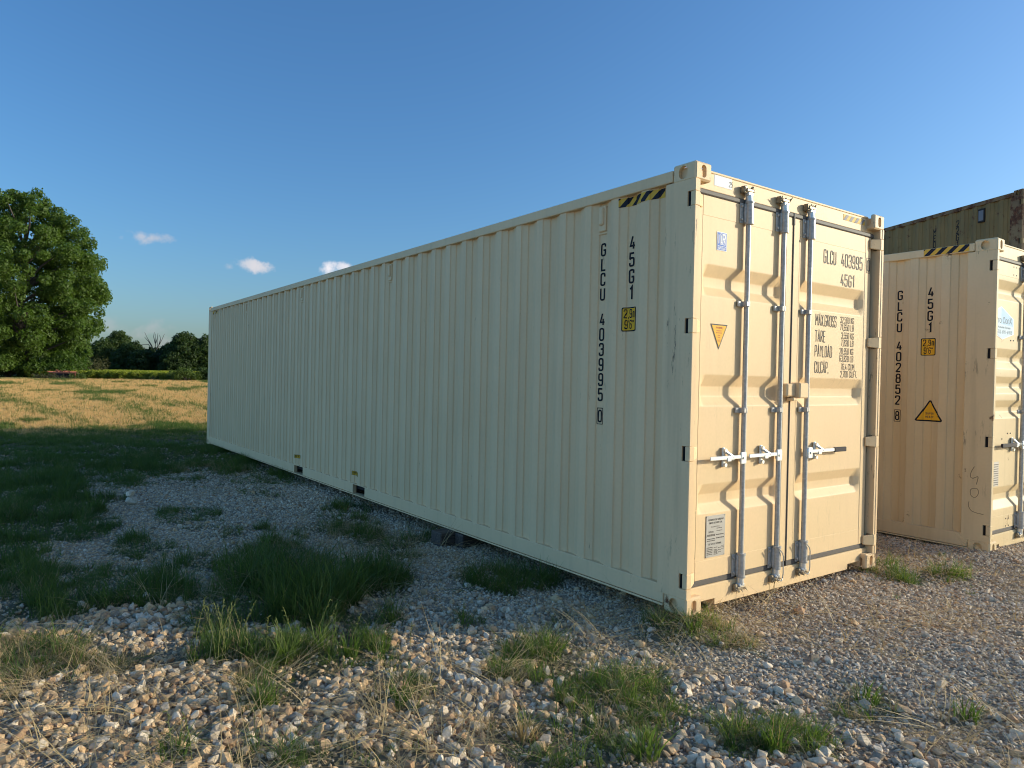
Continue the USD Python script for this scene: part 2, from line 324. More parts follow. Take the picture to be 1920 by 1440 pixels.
def on_side(shape, y, z, off=.0015, conform=False, depth=.0006):   # reads towards -y, seen from -x
    if conform:       # cut in strips where the sheet bends, then laid on it
        b = shape.bounds; ms = []
        ys = sorted({y - b[2], y - b[0]} | {v for v in SOFT[0] if y - b[2] < v < y - b[0]})
        for a, c in zip(ys[:-1], ys[1:]):
            part = shape.intersection(sbox(y - c, -9, y - a, 9))
            part = unary_union([g for g in getattr(part, 'geoms', [part]) if g.geom_type in ('Polygon', 'MultiPolygon') and g.area > 1e-8])
            if part.is_empty: continue
            m = flat(part, depth); v = m.vertices.copy(); Y = y - v[:, 0]
            e = 1e-5; Yc = np.clip(Y, a + e, c - e)
            m.vertices = np.stack([soft_x(Yc) - off - v[:, 2], Y, z + v[:, 1]], 1); ms.append(m)
        return trimesh.util.concatenate(ms)
    m = flat(shape, depth); v = m.vertices.copy()
    m.vertices = np.stack([prof_x(np.full(len(v), y)) - off - v[:, 2], y - v[:, 0], z + v[:, 1]], 1)
    return m
def casting():
    c = cb(0, .162, 0, .178, 0, .118, .011)
    c = c - cb(.028, .2, .03, .3, -.05, .088, .01)          # cavity
    def slot(r, half, axis):
        if axis == 'y': return Manifold.batch_hull([cyl((.081, -.1, .059 - half), (.081, .07, .059 - half), r, 20), cyl((.081, -.1, .059 + half), (.081, .07, .059 + half), r, 20)])
        return Manifold.batch_hull([cyl((-.1, .096, .059 - half), (.07, .096, .059 - half), r, 20), cyl((-.1, .096, .059 + half), (.07, .096, .059 + half), r, 20)])
    return c - slot(.025, .016, 'y') - slot(.034, .008, 'x')
CAST = casting()
def place_cast(right, back, top, LEN, H, WID=2.438):
    c = CAST if not top else CAST.mirror((0, 0, 1)).translate((0, 0, H))
    if right: c = c.mirror((1, 0, 0)).translate((WID, 0, 0))
    if back: c = c.mirror((0, 1, 0)).translate((0, LEN, 0))
    return c
HZ = [2.66, 1.853, 1.039, .225]
def caution(w, h, n=4):
    """Slanted hazard stripes within a w x h strip."""
    st = w / n; out = []
    for k in range(-1, n + 1):
        out.append(Polygon([(k * st, 0), (k * st + st * .5, 0), (k * st + st * .5 + h, h), (k * st + h, h)]))
    return unary_union(out).intersection(sbox(0, 0, w, h))
def door_plate(x0, x1, z0, z1, recs, left, right, y=.0570, depth=.040):
    """Door sheet pressed with horizontal recesses recs = [(z top, z recess top, z recess bottom, z bottom)]; left/right: sloped recess ends."""
    e = .055
    xs = [x0, x0 + .012] + ([x0 + .012 + e * t for t in (.5, 1)] if left else []) + [(x0 + x1) / 2] + ([x1 - .012 - e * t for t in (1, .5)] if right else []) + [x1 - .012, x1]
    zs = [z0]
    for a, b, c, d in sorted(recs, key=lambda r: r[0]):
        for v in (d, c, b, a): zs += [v - .006, v + .006]
    zs.append(z1); zs = np.array(sorted(zs)); xs = np.array(xs)
    def dep(x, z):
        v = 0.
        for a, b, c, d in recs:
            v = max(v, min(1, max(0, (a - z) / (a - b))) * (1 if z > c else min(1, max(0, (z - d) / (c - d)))))
        k = 1.
        if left: k = min(k, max(0, (x - x0 - .012) / e))
        if right: k = min(k, max(0, (x1 - .012 - x) / e))
        return depth * min(v, k)
    n = len(xs); V = np.array([(x, y + dep(x, z), z) for z in zs for x in xs]); F = []
    for j in range(len(zs) - 1):
        for i in range(n - 1):
            a = j * n + i; F += [(a, a + 1, a + n + 1), (a, a + n + 1, a + n)]
    return trimesh.Trimesh(V, F, process=False)
RECS_A = [(2.271, 2.194, 2.128, 2.064), (1.547, 1.470, 1.404, 1.340), (.825, .752, .690, .630)]
RECS_B = [(2.555, 2.48, 2.44, 2.37), (1.91, 1.835, 1.79, 1.72), (1.645, 1.585, 1.545, 1.485), (1.42, 1.355, 1.31, 1.25), (.60, .525, .47, .39)]
rngc = random.Random(5)
BY = .030                                          # distance of the bar axis behind the front of the corner castings
def crown(x, z, up):
    """Locking cam and keeper: a forged claw with short prongs."""
    ms = [cb(x - .05, x + .035, .012, .056, z - .012, z + .014, .006), cb(x - .062, x - .03, .022, .06, z - .02, z + .03, .005), cb(x + .022, x + .05, .03, .06, z - .016, z + .024, .005)]
    for k in range(7):
        a = x - .055 + k * .017; t = rngc.uniform(.012, .028) * up * (1 if up > 0 else .6)
        ms.append(cyl((a, .024 + .004 * (k % 3), z), (a + rngc.uniform(-.014, .014), .01 + rngc.uniform(-.006, .02), z + t + .006 * up), .0065, 6, .003))
    return [m for m in ms]
def locking_bar(door, x, handle=0, wire=False, grip=False):
    obj('locking_bar', [cyl((x, BY, .20), (x, BY, 2.72), .0172, 16)], M_galv, door, smooth=40)
    for z0, z1, up in ((2.585, 2.725, 1), (.175, .325, -1)):
        h = [cyl((x, BY - .004, z0), (x, BY - .004, z1), .0265, 18), cyl((x, BY - .004, z0 - .008), (x, BY - .004, z0 + .006),   .030, 18), cyl((x, BY - .004, z1 - .006), (x, BY - .004, z1 + .008), .030, 18),
             cb(x - .068, x + .058, .049, .0545, z0, z1, .002), cb(x - .034, x + .034, .03, .05, z0 + .004, z1 - .004, .006)]
        for sx in (-.054, .046):
            for z in (z0 + .025, z1 - .025): h.append(cyl((x + sx, .048, z), (x + sx, .039, z), .009, 8))
        obj('bar_bracket', h, M_galv, door, smooth=40)
        zc = 2.735 if up > 0 else .165
        obj('bar_end', [cyl((x, BY, zc), (x, BY, zc + .045 * up), .024, 14), cb(x - .03, x + .03, .012, .05, *(sorted((zc + .035 * up, zc + .062 * up))), .006)], M_zinc, door, smooth=40)
        obj('locking_cam', crown(x, zc + .07 * up, up), M_cam, door)
    for z in (2.035, 1.31):
        obj('bar_clamp', [cyl((x, BY, z - .018), (x, BY, z + .018), .0225, 14), cb(x - .078, x - .01, .040, .0545, z - .019, z + .019, .004), cb(x - .03, x + .012, .010, .05, z - .019, z + .019, .005), cyl((x + .022, BY, z), (x + .032, BY, z), .006, 8)], M_galv, door, smooth=40)
    if handle:
        s = handle; zc = .988
        hub = [cb(*sorted((x - s * .004, x + s * .058)), .004, .016, zc - .042, zc + .04, .008), cb(*sorted((x - s * .01, x + s * .02)), .006, .048, zc - .034, zc + .034, .006)]
        obj('handle_hub', hub + [cyl((x + s * .03, -.002, zc), (x + s * .03, .008, zc), .009, 10)], M_zinc, door, smooth=40)
        x0, x1 = x + s * .03, x + s * (.383 if s < 0 and not grip else .542)
        xm = x + s * (.383 if s < 0 and not grip else .40 if s > 0 else .22)
        lev = [cb(*sorted((x0, xm)), .007, .016, zc - .004, zc + .022, .003), cb(*sorted((x + s * .12, x + s * .18)), .011, .028, zc - .012, zc + .018, .004)]
        hd = obj('door_handle', lev, M_zinc, door, smooth=40)
        if grip: obj('grip', [cb(*sorted((xm - s * .03, x1)), .003, .020, zc - .009, zc + .027, .004)], M_grip, hd)
        xb = x - .195 if s < 0 else x + .154
        cat = [cb(xb - .017, xb + .017, .038, .0545, zc - .058, zc + .075, .008), cb(xb - .012, xb + .03, .009, .044, zc - .016, zc - .005, .003), cb(xb - .012, xb + .03, .004, .009, zc - .016, zc + .012, .002),
               cyl((xb, .040, zc + .055), (xb, .024, zc + .055), .014, 10), cyl((xb, .040, zc - .042), (xb, .024, zc - .042), .014, 10)]
        cat.append(Manifold.batch_hull([cyl((xb - .004, .034, zc + .05), (xb + .004, .034, zc + .05), .012, 8), cyl((xb + .05, .014, zc + .016), (xb + .058, .014, zc + .016), .01, 8)]))
        obj('handle_catch', cat, M_zinc, door, smooth=40)
    if wire:
        pts = [(x - .03, -.006, .325), (x + .01, -.010, .29), (x + .034, -.006, .255), (x + .038, -.002, .2), (x + .034, -.006, .14), (x + .036, .0, .10), (x + .012, -.006, .085), (x - .02, .002, .098), (x - .03, .008, .12)]
        obj('seal_wire', tube(pts, .0042, 6), M_galv, door)
def hinge_blade(z):
    return cb(.001, .05, .0, .036, z - .0465, z + .0465, .004) + Manifold.batch_hull([cb(.03, .05, .001, .03, z - .045, z + .045, .004), cb(.09, .13, .038, .054, z - .036, z + .036, .004)])
def container(name, label, loc, rotz, LEN, H, paint, post, cast, door_paint, group=None, pockets=(), detail=1, recs=RECS_A, WID=2.438, rubber=M_rubber):
    t = thing(name, label, 'container', loc, rotz, group)
    zt, rt = H - .102, H - .027                    # underside and top of the top side rail
    y0, y1 = .23, LEN - .23
    ys, xs = side_profile(y0, y1)
    pl = obj('side_panel', sheet(ys, xs, .164, zt + .004), paint, t, smooth=35)
    r = sheet(ys, WID - xs, .164, zt + .004); r.invert(); obj('side_panel', r, paint, t, smooth=35)
    # rails
    obj('top_rail', [cb(-.001, .06, .178, LEN - .178, zt, rt, .005)], paint, t)
    obj('top_rail', [cb(WID - .06, WID + .001, .178, LEN - .178, zt, rt, .005)], paint, t)
    br = cb(.002, .05, .18, LEN - .18, .046, .166, .004)
    for a, b in pockets: br = br - Manifold.cube((.2, b - a, .109)).translate((-.05, a, .050))
    fl = [cb(-.004, .10, .18, LEN - .18, .030, .042, .002)]
    obj('bottom_rail', [br] + fl, paint, t)
    obj('bottom_rail', [cb(WID - .05, WID - .002, .18, LEN - .18, .046, .166, .004)], paint, t)
    for a, b in pockets: obj('fork_pocket', [cb(.052, 1.2, a - .004, a, .06, .15, .001), cb(.052, 1.2, b, b + .004, .06, .15, .001)], M_dark, t)
    obj('roof_panel', [cb(.05, WID - .05, .12, LEN - .1, rt - .02, rt - .004, .002)] + [cb(.16, WID - .16, .3 + k * .21, .37 + k * .21, rt - .008, rt + .010, .008) for k in range(int((LEN - .6) / .21))], paint, t)
    obj('floor', [cb(.06, WID - .06, .14, LEN - .1, .10, .16, .002)], M_dark, t)
    # end wall
    e = sheet(np.linspace(.1, WID - .1, 33), .03 + .02 * np.sign(np.sin(np.arange(33) * np.pi / 2 + .3)), .12, zt + .02); v = e.vertices.copy()
    e.vertices = np.stack([v[:, 1], LEN - v[:, 0], v[:, 2]], 1); obj('end_wall', e, paint, t, smooth=35)
    # posts: rear pair plain, door pair L-shaped with hinge cut-outs
    for right in (0, 1):
        p = cb(0, .03, 0, .232, .110, H - .110, .004) + cb(.0, .06, .118, .232, .110, H - .110, .004)
        for z in HZ: p = p - Manifold.cube((.2, .062, .096)).translate((-.1, -.004, z - .048))
        q = cb(.012, .055, .004, .118, .112, H - .112, .002)
        p = p + q - Manifold.batch_boolean([Manifold.cube((.2, .062, .096)).translate((-.1, -.004, z - .048)) for z in HZ], m3.OpType.Add)
        q2 = cb(.052, .058, .06, .12, .112, H - .112, .001)
        p = p + q2
        if right: p = p.mirror((1, 0, 0)).translate((WID, 0, 0))
        obj('corner_post', p, post, t, smooth=20)
        b = cb(0, .11, LEN - .232, LEN, .110, H - .110, .008)
        if right: b = b.mirror((1, 0, 0)).translate((WID, 0, 0))
        obj('corner_post', b, post, t)
    for back in (0, 1):
        for top in (0, 1):
            for right in (0, 1):
                obj('corner_casting', place_cast(right, back, top, LEN, H), cast, t, smooth=25)
    s = H - 2.896
    obj('door_header', [cb(.03, WID - .03, .062, .14, 2.752 + s, H - .018, .005), cb(.15, WID - .15, .056, .15, H - .03, H - .014, .004)], door_paint, t)
    sill = cb(.03, WID - .03, .050, .16, .012, .156, .005)
    for a in (.165, WID - .362): sill = sill - Manifold.cube((.197, .3, .06)).translate((a, 0, -.002))
    obj('door_sill', sill, door_paint, t)
    # doors
    doors = []
    for k, (x0, x1, p0, p1) in enumerate(((.098, 1.196, .157, 1.112), (1.206, 2.344, 1.29, 2.25))):
        d = UsdGeom.Xform.Define(stage, numbered(str(t.GetPath()), 'door')); doors.append(d)
        obj('door_frame', [cb(x0, p0 - .002, .055, .105, .196, 2.715 + s, .004), cb(p1 + .002, x1, .055, .105, .196, 2.715 + s, .004), cb(p0 - .002, p1 + .002, .0555, .105, 2.582 + s, 2.715 + s, .003), cb(p0 - .002, p1 + .002, .0555, .105, .196, .322, .003)], door_paint, d)
        obj('door_panel', door_plate(p0, p1, .318, 2.585 + s, recs, True, True), door_paint, d, smooth=30)
        obj('door_seal', [cb(x0 - .03, x1 + (.002 if k == 0 else .03), .058, .074, .157, .194, .005), cb(x0 - .03, x1 + (.002 if k == 0 else .03), .048, .07, 2.716 + s, 2.750 + s, .007)], rubber, d)
        side = (x0 - .034, x0 + .002) if k == 0 else (x1 - .002, x1 + .034)
        obj('door_seal', [cb(*side, .07, .10, .16, 2.75 + s, .004)], M_seal, d)
        if k == 0: obj('door_seal', [cb(x1 - .002, x1 + .008, .048, .08, .16, 2.745 + s, .003), cb(x1 - .006, x1 + .012, .045, .056, 2.66 + s, 2.75 + s, .003)], rubber, d)
        for z in HZ:
            if k == 0: h = hinge_blade(z); bolt = (.092, 1)
            else: h = hinge_blade(z).mirror((1, 0, 0)).translate((WID, 0, 0)); bolt = (WID - .092, 1)
            xx = bolt[0]
            obj('hinge_slot', [cb(*((.012, .016) if k == 0 else (WID - .016, WID - .012)), .0365, .0575, z - .047, z + .047, .001)], M_seal, d)
            obj('hinge', [h, cyl((xx, .034, z), (xx, .024, z), .008, 8)], door_paint, d)
    return t, pl, doors

# ---- container A: the big cream one
A, A_side, (dl, dr) = container('shipping_container', 'long cream shipping container with closed doors, marked GLCU 403995', (0, 0, 0), 0, 12.192, 2.896, M_paint, M_post, M_cast, M_door, pockets=((4.60, 4.93), (6.62, 6.97)))
def bbox_ring(w, h, t): return rrect(-w / 2, -h / 2, w / 2, h / 2, .006).difference(rrect(-w / 2 + t, -h / 2 + t, w / 2 - t, h / 2 - t, .004))
def side_marks(pl, num, check, z45=2.496, zn=2.496, yellow=True, t=.155):
    obj('lettering', on_side(column2d('45G1', .088, .050, .1175, t), inner(0), z45 + .012), M_black, pl, 'black size code 45G1')
    obj('lettering', on_side(column2d('GLCU', .084, .050, .1085, t), inner(1), zn), M_black, pl, 'black letters GLCU')
    obj('lettering', on_side(column2d(num, .084, .050, .1105, t), inner(1), zn - 4.62 * .1105), M_black, pl, 'black serial number')
    zc = zn - 4.62 * .1105 - 6 * .1105 - .046 - .045
    obj('lettering', on_side(unary_union([column2d(check, .082, .040, .1, t), affinity.translate(bbox_ring(.060, .122, .005), 0, -.041)]), inner(1), zc + .043), M_black, pl, 'boxed black check digit')
    if yellow:
        k = obj('height_sticker', on_side(rrect(-.064, -.085, .064, .085, .012), inner(0) + .004, 1.928, .0012, True), M_black, pl, 'yellow height sticker with black border')
        obj('sticker_face', on_side(rrect(-.056, -.077, .056, .077, .008), inner(0) + .004, 1.928, .0022, True), M_yellow, k)
        a = text2d('2,9m', .056, .14, .2); b = text2d("9'6\"", .056, .14, .2)
        tx = unary_union([affinity.translate(affinity.scale(a, .098 / a.bounds[2], 1, origin=(0, 0)), -.047, .012), affinity.translate(affinity.scale(b, .075 / b.bounds[2], 1, origin=(0, 0)), -.040, -.064)])
        obj('sticker_text', on_side(tx, inner(0) + .004, 1.928, .0032, True), M_black, k)
side_marks(A_side, '403995', '0')
def vent(pl, y, z0, z1, mat, w=.072):
    obj('vent', [cb(.022, .047, y - w / 2, y + w / 2, z0, z1, .005), cb(.006, .03, y - w * .28, y + w * .36, z0 + .045, z1 - .012, .012), cb(.036, .0475, y - w / 2 - .006, y + w / 2 + .006, z0 - .018, z1 + .004, .002)], mat, pl)
for k, (a, b) in ((1, (2.585, 2.77)), (13, (2.585, 2.77)), (23, (2.585, 2.77)), (33, (2.585, 2.77)), (41, (2.585, 2.77))): vent(A_side, inner(k), a, b, M_paint)
hz = obj('hazard_tape', on_side(sbox(-.19, 0, .19, .062), .462, 2.722, .0012, True), M_yellow2, A_side, 'black and yellow striped tape')
obj('tape_stripe', on_side(affinity.translate(caution(.38, .062, 4), -.19, 0), .462, 2.722, .0022, True), M_navy, hz)
for y in (6.89, 4.91):
    k = obj('lift_sticker', on_side(sbox(-.10, 0, .10, .05), y, .262, .0012, True), M_navy, A_side, 'small yellow lift sticker above the fork pocket')
    obj('sticker_face', on_side(sbox(-.094, .004, .094, .046), y, .262, .0022, True), M_yellow, k)
    obj('sticker_text', on_side(affinity.translate(text2d('EMPTY LIFT', .03, .16, .2, fit=.17), -.085, .010), y, .262, .0032, True), M_black, k)
hz2 = obj('hazard_tape', on_side(sbox(-.15, 0, .15, .06), 12.192 - .46, 2.722, .0012, True), M_yellow2, A_side)
obj('tape_stripe', on_side(affinity.translate(caution(.3, .06, 3), -.15, 0), 12.192 - .46, 2.722, .0022, True), M_navy, hz2)
# left door fittings
locking_bar(dl, .611, -1); locking_bar(dl, 1.037, -1, wire=True); locking_bar(dr, 1.386, 1, wire=True, grip=True)
obj('lock_box', [cb(1.205, 1.318, -.022, .056, 1.395, 1.508, .008), cb(1.10, 1.21, .012, .056, 1.405, 1.50, .01), cb(1.15, 1.20, -.006, .05, 1.375, 1.398, .004)], M_door, dr)
st = obj('logo_sticker', on_door(sbox(.304, 2.372, .411, 2.496), 0, 0, .0556), M_white, dl, 'small blue and white certification sticker')
obj('sticker_face', on_door(sbox(.309, 2.377, .406, 2.491), 0, 0, .0549), M_blue, st)
lr = unary_union([affinity.translate(rrect(0, 0, .06, .074, .006).difference(rrect(.004, .004, .056, .070, .004)), .338, 2.412), affinity.translate(text2d('L', .05, .16), .346, 2.424), affinity.translate(text2d('R', .056, .16), .362, 2.424), bars(.314, .40, [2.382, 2.390, 2.399], .004),
                  sbox(.315, 2.414, .318, 2.48), sbox(.322, 2.42, .326, 2.476)])
obj('sticker_text', on_door(lr, 0, 0, .0542), M_white, st)
tri = Polygon([(.258, 1.884), (.440, 1.884), (.349, 1.716)])
k = obj('warning_sticker', on_door(tri, 0, 0, .0556), M_faint, dl, 'yellow triangle sticker pointing down')
obj('sticker_face', on_door(tri.buffer(-.008, join_style='mitre'), 0, 0, .0549), M_yellow, k)
obj('sticker_text', on_door(unary_union([affinity.translate(text2d('ATTENTION', .010, .16, fit=.07), .314, 1.855), bars(.325, .375, [1.838], .005), bars(.318, .38, [1.824], .005), bars(.337, .362, [1.808, 1.795], .005), bars(.334, .366, [1.777, 1.770], .004)]), 0, 0, .0542), M_red, k)
pk = obj('data_plate', [cb(.260, .462, .0525, .0565, .336, .612, .001)], M_plate, dl, 'grey metal data plate with small print')
pt = [affinity.translate(text2d('APPROVED FOR TRANSPORT', .011, .10, fit=.165), .28, .578), affinity.translate(text2d('UNDER CUSTOMS SEAL', .011, .10, fit=.14), .29, .558), bars(.31, .40, [.538, .534], .002), bars(.285, .34, [.505, .499], .004), bars(.37, .43, [.522, .505], .004), bars(.272, .355, [.483, .476, .455, .443], .005),
      bars(.366, .45, [.478, .456], .006), affinity.translate(text2d('CSC SAFETY APPROVAL', .010, .10, fit=.14), .285, .418), bars(.270, .33, [.398, .386, .375, .364, .353], .005), bars(.345, .385, [.395, .38, .372, .365, .358, .35], .004), bars(.39, .42, [.39, .375, .36], .004), bars(.425, .455, [.4, .39, .38], .003)]
obj('plate_print', on_door(unary_union(pt), 0, 0, .0522, .0004), M_faint, pk)
obj('plate_rivet', [cyl((x, .053, z), (x, .0505, z), .004, 8) for x in (.266, .456) for z in (.342, .475, .606)], M_galv, pk)
pa = obj('paint_patch', on_door(sbox(.27, 2.795, .46, 2.868), 0, 0, .0612), M_white, A, 'white painted-over patch on the door header')
obj('patch_writing', on_door(affinity.translate(affinity.skew(text2d('25', .034, .10), 12), .43, 2.81), 0, 0, .0602), M_faint, pa)
hz = obj('hazard_tape', on_door(sbox(1.905, 2.806, 2.24, 2.85), 0, 0, .0612), M_yellow2, A, 'faded black and yellow tape on the door header')
obj('tape_stripe', on_door(affinity.translate(caution(.335, .044, 4), 1.905, 2.806), 0, 0, .0602), M_grey, hz)
# lettering on the right door
def dtext(s, x0, x1, z0, h, t=.115, mat=M_faint, par=None, y=.0556, right=False):
    sh = text2d(s, h, t, .2, fit=x1 - x0)
    obj('lettering', on_door(affinity.translate(sh, x0, z0), 0, 0, y), mat, par or dr)
dtext('GLCU', 1.622, 1.805, 2.437, .098); dtext('403995', 1.880, 2.213, 2.437, .098)
obj('lettering', on_door(unary_union([affinity.translate(text2d('0', .088, .115), 2.282, 2.44), affinity.translate(bbox_ring(.062, .125, .005), 2.302, 2.484)]), 0, 0, .0542), M_faint, dr)
dtext('45G1', 1.878, 2.085, 2.285, .088)
for s, x1, z in (('MAX.GROSS', 1.832, 1.950), ('TARE', 1.672, 1.826), ('PAYLOAD', 1.775, 1.712), ('CU.CAP.', 1.728, 1.589)): dtext(s, 1.53, x1, z, .084, .085)
for i, (s, w) in enumerate((('32,500 KG', .21), ('71,650 LB', .21), ('3,550 KG', .19), ('7,830 LB', .19), ('28,950 KG', .21), ('63,820 LB', .21), ('76.4 CU.M.', .215), ('2,700 CU.FT.', .255))):
    xr = 2.10 if i < 6 else (2.13 if i == 6 else 2.165)
    dtext(s, xr - w, xr, 1.990 - (i // 2) * .1235 - (i % 2) * .058, .048, .085)

# ---- container B: second cream one to the right
B_LOC = (3.926, -.286, -.034)
B, B_side, (bl, brd) = container('shipping_container', 'cream shipping container marked GLCU 402852, with a SUPER HEAVY triangle', B_LOC, -.5, 12.192, 2.912, M_paintB, M_postB, M_postB, M_paintB, recs=RECS_B)
side_marks(B_side, '402852', '8', 2.50, 2.50)
vent(B_side, inner(2), 2.60, 2.78, M_paintB)
hz = obj('hazard_tape', on_door(sbox(0, 0, .01, .01), 0, 0), M_yellow2, B_side)
stage.RemovePrim(hz.GetPath())
def flat_side(shape, y, z, x):      # on a flat face looking to -x
    m = flat(shape, .0006); v = m.vertices.copy(); m.vertices = np.stack([x - v[:, 2], y - v[:, 0], z + v[:, 1]], 1); return m
hz = obj('hazard_tape', flat_side(sbox(-.19, 0, .19, .064), .41, 2.818, -.0018), M_yellow2, B_side, 'black and yellow striped tape on the top rail')
obj('tape_stripe', flat_side(affinity.translate(caution(.38, .064, 4), -.19, 0), .41, 2.818, -.0026), M_navy, hz)
tr = Polygon([(-.105, -.09), (.105, -.09), (0, .09)]).buffer(.014, quad_segs=4)
k = obj('warning_sticker', on_side(tr, inner(0) - .02, 1.30, .0012, True), M_black, B_side, 'yellow SUPER HEAVY warning triangle')
obj('sticker_face', on_side(tr.buffer(-.014, join_style='mitre'), inner(0) - .02, 1.30, .0022, True), M_yellow, k)
obj('sticker_text', on_side(unary_union([affinity.translate(text2d('SUPER', .018, .17, fit=.075), -.0375, -.035), affinity.translate(text2d('HEAVY', .018, .17, fit=.075), -.0375, -.068)]), inner(0) - .02, 1.30, .0032, True), M_faint, k)
scr = [fil([(-.02, .0), (-.045, -.05), (-.05, -.10), (-.03, -.11), (.01, -.085), (.012, -.10), (.0, -.16)], .02), fil([(-.03, -.20), (.012, -.195), (.02, -.25), (-.01, -.29), (-.045, -.27), (-.048, -.22)], .03, True), fil([(-.055, -.33), (-.06, -.37), (-.04, -.41), (.0, -.425), (.06, -.43)], .02)]
obj('handwriting', flat_side(unary_union([LineString(q).buffer(.0019) for q in scr]), .115, .80, -.0012), M_pencil, B_side, 'thin dark handwriting on the corner post')
# door stickers on B
hexa = Polygon([(.155, 2.262), (.285, 2.300), (.575, 2.198), (.585, 2.06), (.324, 2.004), (.155, 2.045)])
k = obj('dealer_sticker', on_door(hexa.buffer(.008), 0, 0, .0556), M_white, bl, 'pale blue hexagonal dealer sticker')
obj('sticker_face', on_door(Polygon([(.155, 2.262), (.285, 2.300), (.290, 2.012), (.155, 2.045)]), 0, 0, .0549), M_ice, k)
obj('sticker_face', on_door(Polygon([(.285, 2.300), (.575, 2.198), (.580, 2.128), (.287, 2.140)]), 0, 0, .0549), M_ice2, k)
obj('sticker_face', on_door(Polygon([(.287, 2.140), (.580, 2.128), (.585, 2.06), (.324, 2.004), (.290, 2.012)]), 0, 0, .0549), M_ice, k)
def ttext(s, w, h):
    m = meshkit.text_mesh(s, h, .0006); v = m.vertices.copy(); v[:, 0] -= v[:, 0].min(); v[:, 0] *= w / v[:, 0].max(); m.vertices = v; return m
for s, x, z, w, h in (('Pro ConX', .165, 2.150, .37, .058), ('Portable Storage', .215, 2.103, .29, .017), ('(573) 690-6985', .165, 2.052, .38, .032)):
    m = ttext(s, w, h); v = m.vertices.copy(); m.vertices = np.stack([x + v[:, 0], .0542 - v[:, 2], z + v[:, 1]], 1)
    obj('sticker_text', m, M_slate, k)
obj('bolt_hole', [cyl((x, .0562, z), (x, .0535, z), .007, 8) for x, z in ((.555, 2.703), (.624, 2.703), (.556, 2.628), (.624, 2.628), (.524, 1.996), (.591, 1.997), (.377, 1.055), (.506, 1.104), (.577, 1.103), (.518, .285), (.584, .283), (.523, .213), (.588, .213))], M_seal, bl)
pk = obj('data_plate', [cb(.12, .313, .0525, .0555, .612, .842, .001)], M_plate, bl, 'grey metal data plate with small print')
obj('plate_print', on_door(bars(.130, .305, [.625 + .021 * i for i in range(10)], .006), 0, 0, .0522, .0004), M_faint, pk)
locking_bar(bl, .79, -1, grip=True); locking_bar(bl, 1.037, -1); locking_bar(brd, 1.386, 1)

# ---- containers C (olive, on top) and D (below it), turned a little
def olive(name, label, z, side_text):
    t, pl, _ = container(name, label, (11.69, 1.915, z), -25.06, 6.058, 2.591, M_olive, M_oliverust, M_oliverust, M_olive, recs=[(2.0, 1.94, 1.88, 1.82), (1.3, 1.24, 1.18, 1.12)])
    for s in ('top_rail', 'top_rail_001', 'bottom_rail'):
        UsdShade.MaterialBindingAPI(stage.GetPrimAtPath(str(t.GetPath()) + '/' + s)).Bind(M_oliverust)
    vt = obj('vent', [cb(.0, .044, inner(1) - .07, inner(1) + .07, 2.16, 2.42, .006)], M_dark, pl)
    obj('vent_cover', [cb(-.004, .02, inner(1) - .055, inner(1) + .055, 2.185, 2.39, .008)], plain('vent_grey_' + name[-3:], (.16, .17, .19), .5), vt)
    if side_text:
        obj('lettering', on_side(column2d('22G1', .115, .075, .138, .16), inner(3), 2.315), M_black, pl, 'black size code 22G1')
        obj('lettering', on_side(column2d('MED', .115, .075, .132, .16), inner(5), 2.26), M_black, pl, 'black letters MED')
    return t
HZ_OLD = HZ; HZ = [2.36, 1.65, .95, .225]
olive('stacked_container', 'rusty olive container standing above the others, lettered MED 22G1', 2.541, True)
olive('stacked_container', 'rusty olive container at ground level under the lettered olive one', -.05, False)
HZ = HZ_OLD
M_tie = usdkit.material(stage, L + 'weathered_timber', {'g': ('geometry', {}), 'm': ('mapping', {'scale': (6., 60., 60.)}), 'n': ('noise_texture', {'scale': 1., 'detail': 5.}), 'r': ('rgb_ramp', {'ramp': [(.3, (.035, .024, .018)), (.7, (.11, .08, .06))]}), 'b': ('bump', {'strength': .5, 'distance': .01}), 'p': ('principled_bsdf', {'roughness': .85})},
    [('g.position', 'm.vector'), ('m.vector', 'n.vector'), ('n.fac', 'r.fac'), ('r.color', 'p.base_color'), ('n.fac', 'b.height'), ('b.normal', 'p.normal')], surface='p.BSDF')

# ------------------------------------------------------------------ ground
def sst(a, b, x): t = np.clip((np.asarray(x, float) - a) / (b - a), 0, 1); return t * t * (3 - 2 * t)
def depth_of(x, y): return (x - CAM[0]) * FWD[0] + (y - CAM[1]) * FWD[1]
def height(x, y, rough=True):
    x, y = np.asarray(x, float), np.asarray(y, float)
    t1 = sst(4, 13, y)
    h = -.10 + .045 * t1 + .062 * sst(-.3, 1.2, x) * (1 - t1) + .082 * np.exp(-(x ** 2 + y ** 2) / .3 ** 2) + .03 * np.exp(-((x - 4.0) ** 2 + (y + .3) ** 2) / .4 ** 2)
    d = depth_of(x, y)
    h = h + np.interp(d, [15, 58, 125, 400, 3000], [0, .84, 1.18, 1.25, 1.25])
    if rough:
        p = np.stack([x, y, 0 * x], -1)
        h = h + .05 * (meshkit.fbm(p * .8, 3, 3) - .5) * sst(.12, .5, np.hypot(x, y)) + .012 * (meshkit.fbm(p * 4., 2, 9) - .5)
    return h
